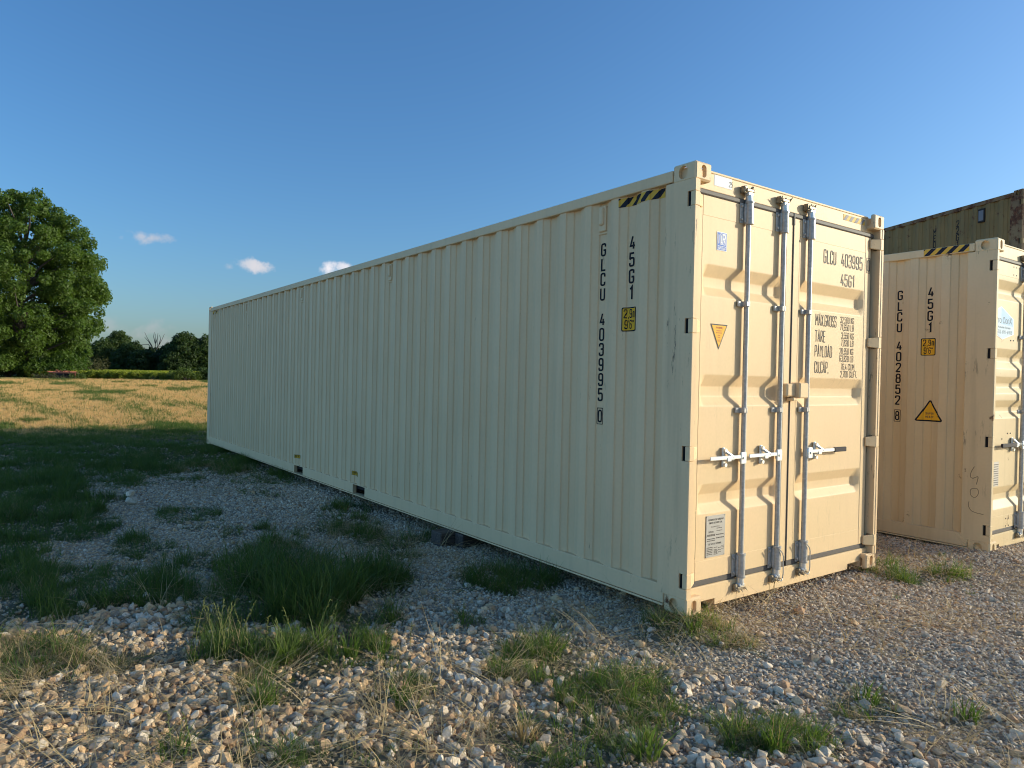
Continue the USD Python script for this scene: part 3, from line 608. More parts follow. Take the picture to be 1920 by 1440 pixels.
# grass patches seen in the photo: centre and half size in photo pixels on the ground, strength
PATCH = [(560, 1100, 205, 75, 1.), (470, 1060, 110, 50, .9), (700, 1090, 80, 60, .8), (650, 985, 75, 26, .8), (735, 1035, 105, 36, .95), (30, 950, 130, 100, 1.), (50, 1095, 110, 75, 1.), (200, 1085, 110, 26, .7), (330, 1105, 80, 30, .8), (130, 1005, 80, 24, .7), (420, 1000, 45, 14, .5), (255, 1030, 85, 28, .85), (340, 970, 70, 16, .6),
         (170, 985, 60, 25, .7), (930, 1088, 75, 26, .9), (870, 1172, 45, 22, .9), (1045, 1165, 30, 18, .8), (90, 1240, 150, 62, 1.), (20, 1310, 50, 40, .9), (560, 1222, 215, 40, 1.), (420, 1195, 60, 35, .8), (490, 1300, 80, 42, .9), (745, 1300, 60, 48, .75), (1010, 1232, 90, 42, .95), (1165, 1285, 105, 42, .85),
         (1210, 1375, 60, 75, .8), (990, 1385, 70, 28, .7), (620, 1425, 170, 30, .9), (1460, 1390, 120, 48, .85), (1130, 1425, 130, 22, .8), (1310, 1185, 110, 30, .8), (1260, 1195, 60, 22, .7), (1625, 1318, 60, 26, .75), (1820, 1350, 50, 32, .75), (1668, 1058, 34, 14, .8), (1745, 1085, 62, 14, .85), (330, 1418, 50, 26, .6),
         (130, 1075, 40, 22, .5), (500, 925, 60, 12, .5), (1080, 1215, 40, 20, .7), (1890, 1345, 30, 20, .5)]
BARE = [(290, 930, 80, 18), (330, 968, 75, 22), (490, 940, 70, 26), (135, 1035, 70, 18), (200, 1140, 150, 34), (410, 1020, 70, 24), (540, 985, 60, 20)]
def grass_mask(x, y, z):
    """0..1: how grassy the yard is at a point on the ground."""
    P = np.stack([x, y, z], -1); u, v, d = project(P)
    m = np.zeros(len(x))
    n = meshkit.fbm(np.stack([x * 1.7, y * 1.7, 0 * x], -1), 4, 21) - .5
    n2 = meshkit.fbm(np.stack([x * 6., y * 6., 0 * x], -1), 2, 23) - .5
    for cx, cy, a, b, s in PATCH:
        r = np.sqrt(((u - cx) / a) ** 2 + ((v - cy) / b) ** 2)
        m = np.maximum(m, s * (1 - sst(.70, 1.25, r + n * 2.3 + n2 * 1.1)))
    line = 905 - .02 * u + 60 * n                                   # beyond this the yard turns to grass, left of the container
    far = (1 - sst(-25, 25, v - line)) * (x < .25) * (y > 2.5)
    for cx, cy, a, b in BARE:
        far = far * sst(.5, 1.1, np.sqrt(((u - cx) / a) ** 2 + ((v - cy) / b) ** 2) + n)
    far = np.where((x < -4.0), np.maximum(far, sst(.5, .62, n + .6) * .8), far)
    far = np.where(y > 12.3, 1., far)
    m = np.maximum(m, far)
    inside = ((x > .12) & (x < 2.32) & (y > .1) & (y < 12.1)) | ((x > 4.1) & (x < 6.3) & (y > -.1) & (y < 11.8))
    return np.where(inside, 0, m) * (d > .3)
def field_mask(x, y):      # mown straw field behind the yard
    n = meshkit.fbm(np.stack([x * .35, y * .35, 0 * x], -1), 4, 5) - .5
    return sst(15.5, 19.5, y - .12 * x + 5 * n)
def axis(lo, hi, c0, c1, step):
    a = [c0]; s = step
    while a[-1] > lo: s *= 1.28; a.append(a[-1] - s)
    b = [c1]; s = step
    while b[-1] < hi: s *= 1.28; b.append(b[-1] + s)
    return np.array(sorted(a[1:]) + list(np.arange(c0, c1, step)) + b)
gx, gy = axis(-2500, 2500, -9, 9, .12), axis(-2500, 2500, -5, 20, .12)
GX, GY = np.meshgrid(gx, gy); GX, GY = GX.ravel(), GY.ravel(); GZ = height(GX, GY)
nx, ny = len(gx), len(gy)
ii = (np.arange(ny - 1)[:, None] * nx + np.arange(nx - 1)).ravel()
gm, fm = grass_mask(GX, GY, GZ), field_mask(GX, GY)
dpt = depth_of(GX, GY)
crop_m = sst(59, 61, dpt)
soil = np.array([.36, .30, .22]); turf = np.array([.13, .115, .06]); straw = np.array([.70, .47, .20]); cropc = np.array([.10, .13, .03])
pch = meshkit.fbm(np.stack([GX * .55, GY * .3, 0 * GX], -1), 4, 77)[:, None]
col = soil * (1 - gm[:, None]) + turf * gm[:, None]
col = col * (1 - fm[:, None]) + fm[:, None] * (straw * (1 - .5 * sst(.58, .70, pch)) + turf * .5 * sst(.58, .70, pch))
col = col * (1 - crop_m[:, None]) + crop_m[:, None] * cropc
M_ground = usdkit.material(stage, L + 'yard_ground', {'a': ('attribute', {'attribute': 'groundcolor'}), 'g': ('geometry', {}), 'n': ('noise_texture', {'scale': 22., 'detail': 6., 'roughness': .7}), 'v': ('voronoi_texture', {'scale': 34.}),
    'r': ('rgb_ramp', {'ramp': [(.3, (.55, .55, .55)), (.7, (1.25, 1.2, 1.15))]}), 'x': ('mix_color', {'blend_type': 'multiply', 'fac': 1., 'use_clamp': False}), 'b': ('bump', {'strength': .8, 'distance': .02}), 'p': ('principled_bsdf', {'roughness': .9, 'specular_ior_level': .2})},
    [('g.position', 'n.vector'), ('g.position', 'v.vector'), ('n.fac', 'r.fac'), ('a.color', 'x.a'), ('r.color', 'x.b'), ('x.result', 'p.base_color'), ('v.distance', 'b.height'), ('b.normal', 'p.normal')], surface='p.BSDF')
gmesh = obj('ground', (np.stack([GX, GY, GZ], 1), np.stack([ii, ii + 1, ii + nx + 1, ii + nx], 1)), M_ground, smooth=True, kind='structure')
UsdGeom.PrimvarsAPI(gmesh).CreatePrimvar('groundcolor', Sdf.ValueTypeNames.Color3fArray, 'vertex').Set(Vt.Vec3fArray.FromNumpy(col.astype(np.float32)))

# timber block under the rail of container A
b = thing('timber_block', 'dark timber block propping up the long container rail', 'timber', (0, 0, 0))
obj('block', [cb(-.17, .75, 2.62, 2.80, -.15, .028, .008)], M_tie, b)
obj('block', [cb(-.02, .80, 2.48, 2.612, -.14, .022, .008)], M_tie, b)

# ------------------------------------------------------------------ gravel
rng = np.random.default_rng(11)
def stone(seed, flatn=.62):
    r = np.random.default_rng(seed); p = r.normal(size=(19, 3)); p /= np.linalg.norm(p, axis=1, keepdims=True)
    p *= np.array([1., r.uniform(.62, .85), flatn * r.uniform(.8, 1.15)]) * r.uniform(.86, 1.05, (19, 1)) * .5
    return tm(Manifold.hull_points(p))
def stone_mat(name, c):
    return usdkit.material(stage, L + name, {'g': ('geometry', {}), 'o': ('object_info', {}), 'n': ('noise_texture', {'scale': 70., 'detail': 4.}), 'r': ('rgb_ramp', {'ramp': [(.3, tuple(k * .72 for k in c)), (.7, tuple(min(k * 1.15, .8) for k in c))]}),
        'q': ('rgb_ramp', {'ramp': [(0., (.72, .70, .68)), (1., (1.2, 1.17, 1.12))]}), 'x': ('mix_color', {'blend_type': 'multiply', 'fac': 1., 'use_clamp': False}), 'p': ('principled_bsdf', {'roughness': .8, 'specular_ior_level': .3})},
        [('g.position', 'n.vector'), ('n.fac', 'r.fac'), ('o.random', 'q.fac'), ('r.color', 'x.a'), ('q.color', 'x.b'), ('x.result', 'p.base_color')], surface='p.BSDF')
SM = [stone_mat('stone_grey', (.60, .49, .36)), stone_mat('stone_pale', (.70, .585, .445)), stone_mat('stone_tan', (.66, .45, .255)), stone_mat('stone_dark', (.34, .28, .21)), stone_mat('stone_brown', (.46, .29, .165))]
protos = [(stone(100 + 7 * i + k), SM[i]) for i in range(5) for k in range(3)]
def scatter_xy(n, x0, x1, y0, y1, pad=250, dmax=30, vis=True):
    x, y = rng.uniform(x0, x1, n), rng.uniform(y0, y1, n); z = height(x, y)
    u, v, d = project(np.stack([x, y, z], 1))
    k = (d > 1.2) & (d < dmax) & (u > -pad) & (u < 1920 + pad) & (v < 1440 + pad)
    inA = (x > .35) & (x < 2.1) & (y > .6) & (y < 11.9); inB = (x > 4.3) & (x < 6.1) & (y > .3)
    k &= ~(inA | inB)
    return x[k], y[k], z[k], d[k]
def randq(n, tilt):
    a = rng.uniform(0, 2 * np.pi, n); t = rng.normal(0, tilt, (n, 2))
    q = np.stack([np.cos(a / 2), t[:, 0], t[:, 1], np.sin(a / 2)], 1)
    return q / np.linalg.norm(q, axis=1, keepdims=True)
GR = []
for n, x0, x1, y0, y1, smin, smax, dm in ((270000, -6.5, 10.5, -4.2, 12.8, .0145, .036, 12.0), (45000, -6.5, 12, -4.2, 13, .028, .055, 30)):
    x, y, z, d = scatter_xy(n * 2, x0, x1, y0, y1, dmax=dm)
    g = grass_mask(x, y, z)
    k = rng.uniform(size=len(x)) > g * .78
    if smin == .028: k &= (d > 8.)
    x, y, z, d = x[k], y[k], z[k], d[k]
    s = rng.uniform(smin, smax, len(x)) * (1 + .25 * sst(1.5, -3, x) * 0)
    GR.append((x, y, z, s))
# fine chips between the stones near the camera
x, y, z, d = scatter_xy(330000, -5.5, 6, -4, 5.5, dmax=7.5)
k = (rng.uniform(size=len(x)) > grass_mask(x, y, z) * .9) & (rng.uniform(size=len(x)) < np.interp(d, [2, 7.5], [1, .55]))
GR.append((x[k], y[k], z[k] - .002, rng.uniform(.010, .024, k.sum())))
# coarser stones in the left foreground
x, y, z, d = scatter_xy(16000, -6, .5, -3, 2.6, dmax=6.5)
k = (rng.uniform(size=len(x)) < sst(.2, -2.2, x + .3 * y) * .95) & (rng.uniform(size=len(x)) > grass_mask(x, y, z))
GR.append((x[k], y[k], z[k] + .006, rng.uniform(.042, .082, k.sum())))
x, y, z, d = scatter_xy(2600, -6, 9, -4, 9, dmax=12)
k = rng.uniform(size=len(x)) > grass_mask(x, y, z)
GR.append((x[k], y[k], z[k] + .004, rng.uniform(.045, .075, k.sum())))
x, y, z, s = (np.concatenate([g[i] for g in GR]) for i in range(4))
tanw = sst(.6, -2.6, x + .25 * y)
u = rng.uniform(size=len(x))
cls = np.where(u < .10 + .36 * tanw, 2, np.where(u < .16 + .44 * tanw, 4, np.where(u < .34 + .36 * tanw, 1, np.where(u < .86 + .05 * tanw, 0, 3))))
inst('gravel', protos, cls * 3 + rng.integers(0, 3, len(x)), np.stack([x, y, z + s * .10], 1), randq(len(x), .22), np.stack([s, s, s * rng.uniform(.8, 1.2, len(x))], 1), 'loose crushed limestone gravel covering the yard', 'gravel')
NSTONE = len(x)

# ------------------------------------------------------------------ grass
def leafmat(name, stops, rough=.55, trans=.45, tint=(1.3, 1.4, .7)):
    return usdkit.material(stage, L + name, {'g': ('geometry', {}), 'o': ('object_info', {}), 'a': ('math', {'math_type': 'multiply_add', 'value2': .55}), 'f': ('math', {'math_type': 'multiply', 'value2': .45}), 'r': ('rgb_ramp', {'ramp': stops}), 'h': ('mix_color', {'blend_type': 'multiply', 'fac': 1., 'b': tint, 'use_clamp': False}),
        'p': ('principled_bsdf', {'roughness': rough, 'specular_ior_level': .3}), 't': ('translucent_bsdf', {}), 'm': ('mix_closure', {'fac': trans})},
        [('g.random_per_island', 'a.value1'), ('o.random', 'f.value1'), ('f.value', 'a.value3'), ('a.value', 'r.fac'), ('r.color', 'p.base_color'), ('r.color', 'h.a'), ('h.result', 't.color'), ('p.BSDF', 'm.closure1'), ('t.BSDF', 'm.closure2')], surface='m.closure')
M_grass = leafmat('grass_green', [(.1, (.075, .125, .028)), (.45, (.15, .20, .05)), (.65, (.24, .255, .07)), (.8, (.36, .31, .11)), (.95, (.50, .40, .20))])
M_grass2 = leafmat('grass_dark_green', [(.1, (.065, .115, .028)), (.5, (.17, .205, .05)), (.7, (.27, .26, .07)), (.9, (.46, .37, .17))])
M_dry = leafmat('grass_dry', [(0, (.44, .32, .15)), (.5, (.56, .42, .21)), (.8, (.36, .30, .12)), (1, (.18, .19, .055))], trans=.25, tint=(1.1, 1.05, .9))
M_stubble = leafmat('grass_straw', [(.1, (.70, .45, .17)), (.5, (.80, .54, .23)), (.8, (.60, .42, .16)), (.95, (.30, .28, .08))], trans=.25, tint=(1.1, 1.05, .9))
def tuft(n, h0, h1, spread, lean, width, seed, seg=3, flop=0.):
    r = np.random.default_rng(seed); V, F = [], []
    for i in range(n):
        a = r.uniform(0, 2 * np.pi); rad = spread * math.sqrt(r.uniform()); bx, by = rad * math.cos(a), rad * math.sin(a)
        a2 = a + r.normal(0, .8); hh = r.uniform(h0, h1); ln = abs(r.normal(lean, lean * .5)) * hh; w = width * r.uniform(.6, 1.2)
        dx, dy = math.cos(a2), math.sin(a2); px, py = -dy, dx; b = len(V)
        for k in range(seg):
            t = k / seg; o = ln * t ** 1.8; z = hh * (t - flop * t * t)
            ww = w * (1 - .55 * t)
            V += [(bx + dx * o - px * ww, by + dy * o - py * ww, z), (bx + dx * o + px * ww, by + dy * o + py * ww, z)]
        V.append((bx + dx * ln, by + dy * ln, hh * (1 - flop)))
        for k in range(seg - 1):
            q = b + 2 * k; F += [(q, q + 1, q + 3), (q, q + 3, q + 2)]
        q = b + 2 * (seg - 1); F.append((q, q + 1, q + 2))
    return trimesh.Trimesh(np.array(V), np.array(F), process=False)
# lawn grass in the yard, thick in the patches
gp = [(tuft(24, .05, .14, .06, .6, .0030, 1), M_grass), (tuft(26, .06, .19, .07, .55, .0032, 2), M_grass), (tuft(18, .10, .30, .06, .5, .0034, 3, 4, .08), M_grass), (tuft(22, .08, .22, .08, 1.1, .0032, 4, 4, .4), M_grass),
      (tuft(24, .06, .18, .07, .55, .0034, 5), M_grass2), (tuft(20, .10, .32, .07, .5, .0034, 6, 4, .08), M_grass2), (tuft(18, .07, .2, .08, 1.5, .0026, 7, 4, .6), M_dry), (tuft(14, .08, .24, .06, .8, .0024, 8, 4, .3), M_dry),
      (tuft(16, .16, .40, .07, .45, .0036, 9, 5, .12), M_grass2), (tuft(20, .07, .2, .09, 1.7, .0034, 10, 4, .65), M_grass), (tuft(7, .05, .10, .10, 3.2, .0019, 12, 4, .75), M_dry)]
x, y, z, d = scatter_xy(340000, -8, 9, -4, 17.5, dmax=24)
g = grass_mask(x, y, z)
n3 = meshkit.fbm(np.stack([x * 3.1, y * 3.1, 0 * x], -1), 3, 51)
dens = np.interp(d, [0, 5, 9, 14, 24], [.44, .42, .44, .55, .52]) * (.22 + 1.4 * sst(.36, .62, n3))
k = rng.uniform(size=len(x)) < g ** 1.3 * dens
k |= (rng.uniform(size=len(x)) < .0025) & (x < 9)
x, y, z, d, g, n3 = x[k], y[k], z[k], d[k], g[k], n3[k]
sunny = ((y - .55 * (-x)) < .25)                       # the trampled, drier strip in front of the container
n4 = meshkit.fbm(np.stack([x * 1.1, y * 1.1, 0 * x + 7], -1), 3, 61)
pd = np.where(sunny, .25 + .5 * sst(.42, .62, n4), .10 + .38 * sst(.48, .66, n4)); u = rng.uniform(size=len(x))
lush = (g > .7) & ~sunny
idx = np.where(u < pd, rng.integers(6, 8, len(x)), np.where(lush, rng.choice([1, 2, 3, 4, 5, 5, 4, 8, 9], len(x)), np.where(sunny, rng.choice([0, 1, 3, 9, 9, 3, 2], len(x)), rng.choice([0, 1, 3, 4, 3, 9], len(x)))))
big = np.exp(-(((x + 1.75) / .9) ** 2 + ((y - 2.0) / .75) ** 2))          # the tall patch beside the container
sc = rng.uniform(.5, 1.2, len(x)) * np.where(sunny, .60, .58 + .42 * big) * (.55 + .45 * g) * (.75 + .5 * n3) * np.interp(y, [8, 12], [1, .6])
# loose dry strands lying over the stones
xs_, ys_, zs_, ds_ = scatter_xy(26000, -5, 5.5, -3.5, 4, dmax=8)
q4 = meshkit.fbm(np.stack([xs_ * 1.3, ys_ * 1.3, 0 * xs_ + 3], -1), 3, 71)
kk_ = rng.uniform(size=len(xs_)) < .30 * sst(.46, .66, q4) * np.where(ys_ + .55 * xs_ < .5, 1., .5)
x, y, z = np.concatenate([x, xs_[kk_]]), np.concatenate([y, ys_[kk_]]), np.concatenate([z, zs_[kk_] + .012])
idx = np.concatenate([idx, np.full(kk_.sum(), 10)]); sc = np.concatenate([sc, rng.uniform(.6, 1.3, kk_.sum())])
inst('grass', gp, idx, np.stack([x, y, z - .004], 1), randq(len(x), .13), sc, 'green and dry grass growing in patches through the gravel', 'grass')
NGRASS = len(x)
# straw field
sp = [(tuft(16, .06, .15, .10, .8, .006, 31, 2, .2), M_stubble), (tuft(18, .05, .12, .12, 1.1, .006, 32, 2, .35), M_stubble), (tuft(14, .08, .2, .10, .6, .006, 33, 2), M_stubble), (tuft(18, .07, .18, .12, .6, .0075, 34, 2), M_grass), (tuft(14, .10, .26, .12, .4, .008, 35, 2), M_grass)]
n = 130000
yy = 13 + 50 * rng.uniform(size=n) ** 1.35; xx = rng.uniform(-9, 24, n) * (.35 + .65 * (yy - 13) / 50) ; xx = np.where(rng.uniform(size=n) < .1, xx - 4, xx)
zz = height(xx, yy); fm_ = field_mask(xx, yy); dd = depth_of(xx, yy)
u_, v_, _ = project(np.stack([xx, yy, zz], 1))
pc = meshkit.fbm(np.stack([xx * .55, yy * .3, 0 * xx], -1), 4, 77)
k = (rng.uniform(size=n) < fm_) & (dd < 60) & (u_ > -160) & (u_ < 560)
xx, yy, zz, pc, dd = xx[k], yy[k], zz[k], pc[k], dd[k]
trk = np.zeros(len(xx))                       # greener wheel tracks crossing the field
for (u0, v0), (u1, v1), w_ in (((168, 722), (330, 800), .5), ((215, 722), (385, 765), .45), ((20, 745), (100, 775), .35)):
    ab = []
    for u_, v_ in ((u0, v0), (u1, v1)):
        z_ = .3
        for _ in range(12):
            d_ = ray(u_, v_); p_ = CAM + d_ * ((z_ - CAM[2]) / d_[2]); z_ = float(height(p_[0:1], p_[1:2], False)[0])
        ab.append(p_[:2])
    t_ = ab[1] - ab[0]; nn_ = np.array([-t_[1], t_[0]]) / np.linalg.norm(t_)
    dist = (xx - ab[0][0]) * nn_[0] + (yy - ab[0][1]) * nn_[1] + .5 * (meshkit.noise(np.stack([xx * .3, yy * .3, 0 * xx], -1), 4) - .5)
    trk = np.maximum(trk, np.exp(-(dist / w_) ** 2) * (.35 + .65 * meshkit.noise(np.stack([xx * .6, yy * .25, 0 * xx], -1), 8)))
green = np.clip(sst(.58, .68, pc) * .6 + .04 + .34 * trk, 0, 1)
idx = np.where(rng.uniform(size=len(xx)) < green, rng.integers(3, 5, len(xx)), rng.integers(0, 3, len(xx)))
inst('field_stubble', sp, idx, np.stack([xx, yy, zz - .005], 1), rng.uniform(0, 6.28, len(xx)), rng.uniform(.5, 1.1, len(xx)) * np.interp(dd, [15, 60], [.62, .95]), 'golden cut straw and thin grass of the mown field', 'stubble')

# ------------------------------------------------------------------ crop, trees, shrubs
def leafcloud(centers, radii, n, size, seed, up=.35, squash=.85, outer=.55):
    """Leaf-sized faces spread through blobs: n per blob."""
    r = np.random.default_rng(seed); V = []
    for c, R_ in zip(centers, radii):
        m = int(n * (R_ ** 2)) + 8
        d = r.normal(size=(m, 3)); d /= np.linalg.norm(d, axis=1, keepdims=True)
        rad = R_ * (outer + (1 - outer) * r.uniform(size=(m, 1))) * (1 + .22 * (meshkit.noise(d * 2.3 + c, seed) - .5)[:, None] * 2)
        p = c + d * rad * np.array([1, 1, squash])
        nrm = d * .8 + r.normal(size=(m, 3)) * .55 + np.array([0, 0, up]); nrm /= np.linalg.norm(nrm, axis=1, keepdims=True)
        a = np.cross(nrm, r.normal(size=(m, 3))); a /= np.linalg.norm(a, axis=1, keepdims=True); b = np.cross(nrm, a)
        s = size * r.uniform(.6, 1.3, (m, 1))
        V.append(np.stack([p - a * s, p - b * s * .55 + nrm * s * .12, p + a * s, p + b * s * .55 + nrm * s * .12], 1).reshape(-1, 3))
    V = np.vstack(V); q = np.arange(len(V) // 4) * 4
    F = np.concatenate([np.stack([q, q + 1, q + 2], 1), np.stack([q, q + 2, q + 3], 1)])
    return trimesh.Trimesh(V, F, process=False)
M_bark = usdkit.material(stage, L + 'bark', {'g': ('geometry', {}), 'm': ('mapping', {'scale': (8., 8., 1.5)}), 'n': ('noise_texture', {'scale': 1.5, 'detail': 5.}), 'r': ('rgb_ramp', {'ramp': [(.3, (.045, .035, .028)), (.7, (.14, .115, .095))]}), 'p': ('principled_bsdf', {'roughness': .9})},
    [('g.position', 'm.vector'), ('m.vector', 'n.vector'), ('n.fac', 'r.fac'), ('r.color', 'p.base_color')], surface='p.BSDF')
M_leafA = leafmat('leaves_oak', [(.1, (.052, .098, .018)), (.5, (.10, .155, .027)), (.8, (.155, .195, .038)), (.95, (.21, .20, .045))], rough=.45)
M_leafB = leafmat('leaves_dark', [(0, (.028, .052, .014)), (.6, (.050, .080, .022)), (1, (.09, .11, .032))], rough=.55)
M_leafC = leafmat('leaves_mid', [(0, (.044, .075, .02)), (.6, (.08, .115, .03)), (1, (.13, .14, .045))], rough=.55)
M_leafD = leafmat('leaves_shrub', [(0, (.08, .12, .026)), (.6, (.14, .18, .04)), (1, (.26, .25, .07))], rough=.55)
M_leafE = leafmat('leaves_brushwood', [(0, (.06, .065, .028)), (.6, (.10, .095, .045)), (1, (.15, .12, .07))], rough=.6)
M_crop = leafmat('leaves_crop', [(0, (.20, .23, .03)), (.5, (.34, .34, .04)), (.85, (.48, .42, .05)), (1, (.56, .46, .08))], rough=.5)
def tree(name, label, base, outline, n, size, leaf, seed, cat='tree', group=None, blob=(1.0, 1.7), nblob=90, limbs=14, trunk_r=.3, thick=1.0, fill=.5):
    """outline: (height above base, half width left, half width right) rows; the crown is filled with leaf blobs out to it."""
    r = np.random.default_rng(seed); t = thing(name, label, cat, base, 0, group)
    o = np.array(outline, float); cs, rs = [], []
    side = unit([RIGHT[0], RIGHT[1], 0]); back = np.array([-side[1], side[0], 0])
    for i in range(nblob):
        best = None
        for trial in range(5):          # keeps the clumps apart, so that the crown has no big holes
            h = r.uniform(o[0, 0], o[-1, 0]); l, q = np.interp(h, o[:, 0], o[:, 1]), np.interp(h, o[:, 0], o[:, 2])
            c0, w = (q - l) / 2, (q + l) / 2
            a = r.uniform(0, 2 * np.pi); e = math.sqrt(r.uniform(fill, 1.)); rb = r.uniform(*blob) * min(1, .45 + w / 6.0)
            k = max(w - rb * .75, .05)
            c = side * (c0 + math.cos(a) * e * k) + back * (math.sin(a) * e * k * thick) + np.array([0, 0, h])
            dd_ = min((np.linalg.norm(c - p) for p in cs), default=9.)
            if best is None or dd_ > best[0]: best = (dd_, c, rb)
        cs.append(best[1]); rs.append(best[2])
    cs = np.array(cs); rs = np.array(rs)
    obj('crown', leafcloud(cs, rs, n, size, seed + 1), leaf, t, smooth=False)
    H = o[-1, 0]; top = np.array([.0, 0, H * .82])
    pts = [np.array([0, 0, -.3])] + [np.array([r.normal(0, .12), r.normal(0, .12), H * .82 * k / 6]) for k in range(1, 7)]
    obj('trunk', tube(pts, np.linspace(trunk_r, trunk_r * .2, 7), 9), M_bark, t, smooth=True)
    order = r.permutation(len(cs))[:limbs]
    for i in order:
        e = cs[i]; z0 = max(.10 * H, e[2] - np.hypot(e[0], e[1]) * r.uniform(.5, .9)); s = np.array([0, 0, min(z0, H * .7)])
        mid = (s + e) / 2 + r.normal(0, .2, 3) + np.array([0, 0, .25]); obj('limb', tube([s, mid, e], [trunk_r * .38, trunk_r * .22, trunk_r * .06], 6), M_bark, t, smooth=True)
    return t
def gpoint(u, depth):
    """Ground point seen in column u (photo pixels) at a depth."""
    p = atd(u, 700, depth); return np.array([p[0], p[1], float(height(np.array([p[0]]), np.array([p[1]]), False)[0])])
S = FPX
D0 = 64.0; k = D0 / S      # metres per pixel there
b = gpoint(42, D0)
oak = [(y_, l_ * k, r_ * k) for y_, l_, r_ in ((10 * k, 120, 118), (55 * k, 150, 128), (95 * k, 165, 142), (130 * k, 165, 150), (165 * k, 160, 152), (210 * k, 150, 146), (260 * k, 130, 134), (290 * k, 105, 108), (322 * k, 68, 70), (346 * k, 28, 32))]
tree('oak_tree', 'tall spreading green tree at the edge of the straw field, far left', b, oak, 420, .14, M_leafA, 43, blob=(.55, 1.35), nblob=330, limbs=34, trunk_r=.45, fill=.10)
# branch that reaches out to the right is part of the crown already; brush at its foot
def shrub(label, u, depth, w, h, leaf, seed, n=420, size=.09, cat='shrub', group=None, name='shrub', nb=14):
    r = np.random.default_rng(seed); base = gpoint(u, depth); t = thing(name, label, cat, base, 0, group)
    a = r.uniform(0, 2 * np.pi, nb); e = np.sqrt(r.uniform(size=nb)) * w / 2; z = r.uniform(.15, .8, nb) * h * (1 - .4 * (e / (w / 2)) ** 2)
    obj('foliage', leafcloud(np.stack([e * np.cos(a), e * np.sin(a) * .7, z], 1), r.uniform(.22, .36, nb) * min(h, w), n, size, seed), leaf, t, smooth=False)
    for c, s_, zz in list(zip(e * np.cos(a), e * np.sin(a) * .7, z))[:10]: obj('stem', tube([(0, 0, -.1), (c * .3, s_ * .3, zz * .5), (c * .8, s_ * .8, zz)], [.03, .02, .008], 5), M_bark, t)
    return t
shrub('dark green brush at the left foot of the tall tree', 18, 62, 5.5, 2.6, M_leafA, 50, 240, .13, nb=26)
shrub('dark green brush under the right side of the tall tree', 118, 62, 4.2, 2.3, M_leafA, 51, 240, .12, nb=22)
shrub('thin greyish brushwood between the tall tree and the far trees', 168, 66, 3.4, 2.6, M_leafE, 52, 110, .08, nb=24, name='brushwood', cat='brush')
shrub('low weeds in front of the rusty red machine', 112, 56.2, 2.6, .55, M_leafE, 53, 500, .05, nb=24, name='weed_clump', cat='weeds')
shrub('low dark weeds right of the rusty red machine', 148, 56.8, 1.3, .75, M_leafD, 54, 500, .06, nb=16, name='weed_clump', cat='weeds')
shrub('low weeds left of the rusty red machine', 80, 56.5, 1.7, .6, M_leafE, 55, 500, .05, nb=16, name='weed_clump', cat='weeds')
shrub('yellowish green bush at the field edge beside the container end', 350, 59, 2.1, 1.5, M_leafD, 56, 420, .075, nb=20, name='bush', cat='bush')
shrub('small pale bush left of the yellowish bush at the field edge', 325, 60, 1.0, 1.1, M_leafD, 57, 420, .065, nb=12, name='bush', cat='bush')
shrub('dark bush half hidden behind the container end', 384, 60, 1.7, 1.45, M_leafC, 58, 380, .08, nb=18, name='bush', cat='bush')
shrub('low dark weeds along the edge of the crop', 285, 59.5, 1.6, .45, M_leafC, 59, 420, .06, nb=12, name='weed_clump', cat='weeds')
# far trees
D1 = 132.; kk = D1 / S
def far_tree(label, u, d, hpx, wl, wr, leaf, seed, nb=60):
    q = d / S
    wl, wr = wl * 1.3, wr * 1.3
    o = [(4 * q, wl * .9 * q, wr * .9 * q), (hpx * .3 * q, wl * q, wr * 1.05 * q), (hpx * .6 * q, wl * .9 * q, wr * .95 * q), (hpx * .82 * q, wl * .62 * q, wr * .66 * q), (hpx * .98 * q, wl * .28 * q, wr * .3 * q)]
    tree('field_tree', label, gpoint(u, d), o, 150, .22, leaf, seed, blob=(.6, 1.35), nblob=int(nb * 1.9), limbs=6, trunk_r=.25, fill=.15)
far_tree('round mid green tree in the far row, nearest to the tall tree', 190, 134, 62, 24, 26, M_leafC, 60)
far_tree('tallest green tree of the far row left of the bare snag', 222, 138, 78, 30, 30, M_leafC, 61, 75)
far_tree('lower dark tree just left of the bare snag', 252, 133, 58, 24, 22, M_leafB, 62)
far_tree('dark tree standing around the foot of the bare snag', 289, 136, 50, 26, 26, M_leafB, 63)
far_tree('dark tree just right of the bare snag', 316, 131, 60, 22, 24, M_leafB, 64)
far_tree('broad green tree with sunlit top beside the container end', 344, 128, 80, 30, 32, M_leafC, 65, 80)
far_tree('green tree partly hidden behind the container end', 384, 130, 74, 30, 34, M_leafC, 66, 75)
far_tree('dark tree showing between the tall tree and the far row', 160, 140, 56, 22, 22, M_leafB, 67)
far_tree('dark tree behind the foot of the tall tree', 120, 142, 58, 30, 28, M_leafB, 68)
far_tree('low dark tree filling the row under the bare snag', 272, 127, 44, 28, 28, M_leafB, 69)
far_tree('low dark tree between the tallest far tree and the snag', 238, 129, 54, 24, 24, M_leafB, 72)
far_tree('low dark tree below the broad sunlit far tree', 328, 126, 48, 26, 26, M_leafB, 73)
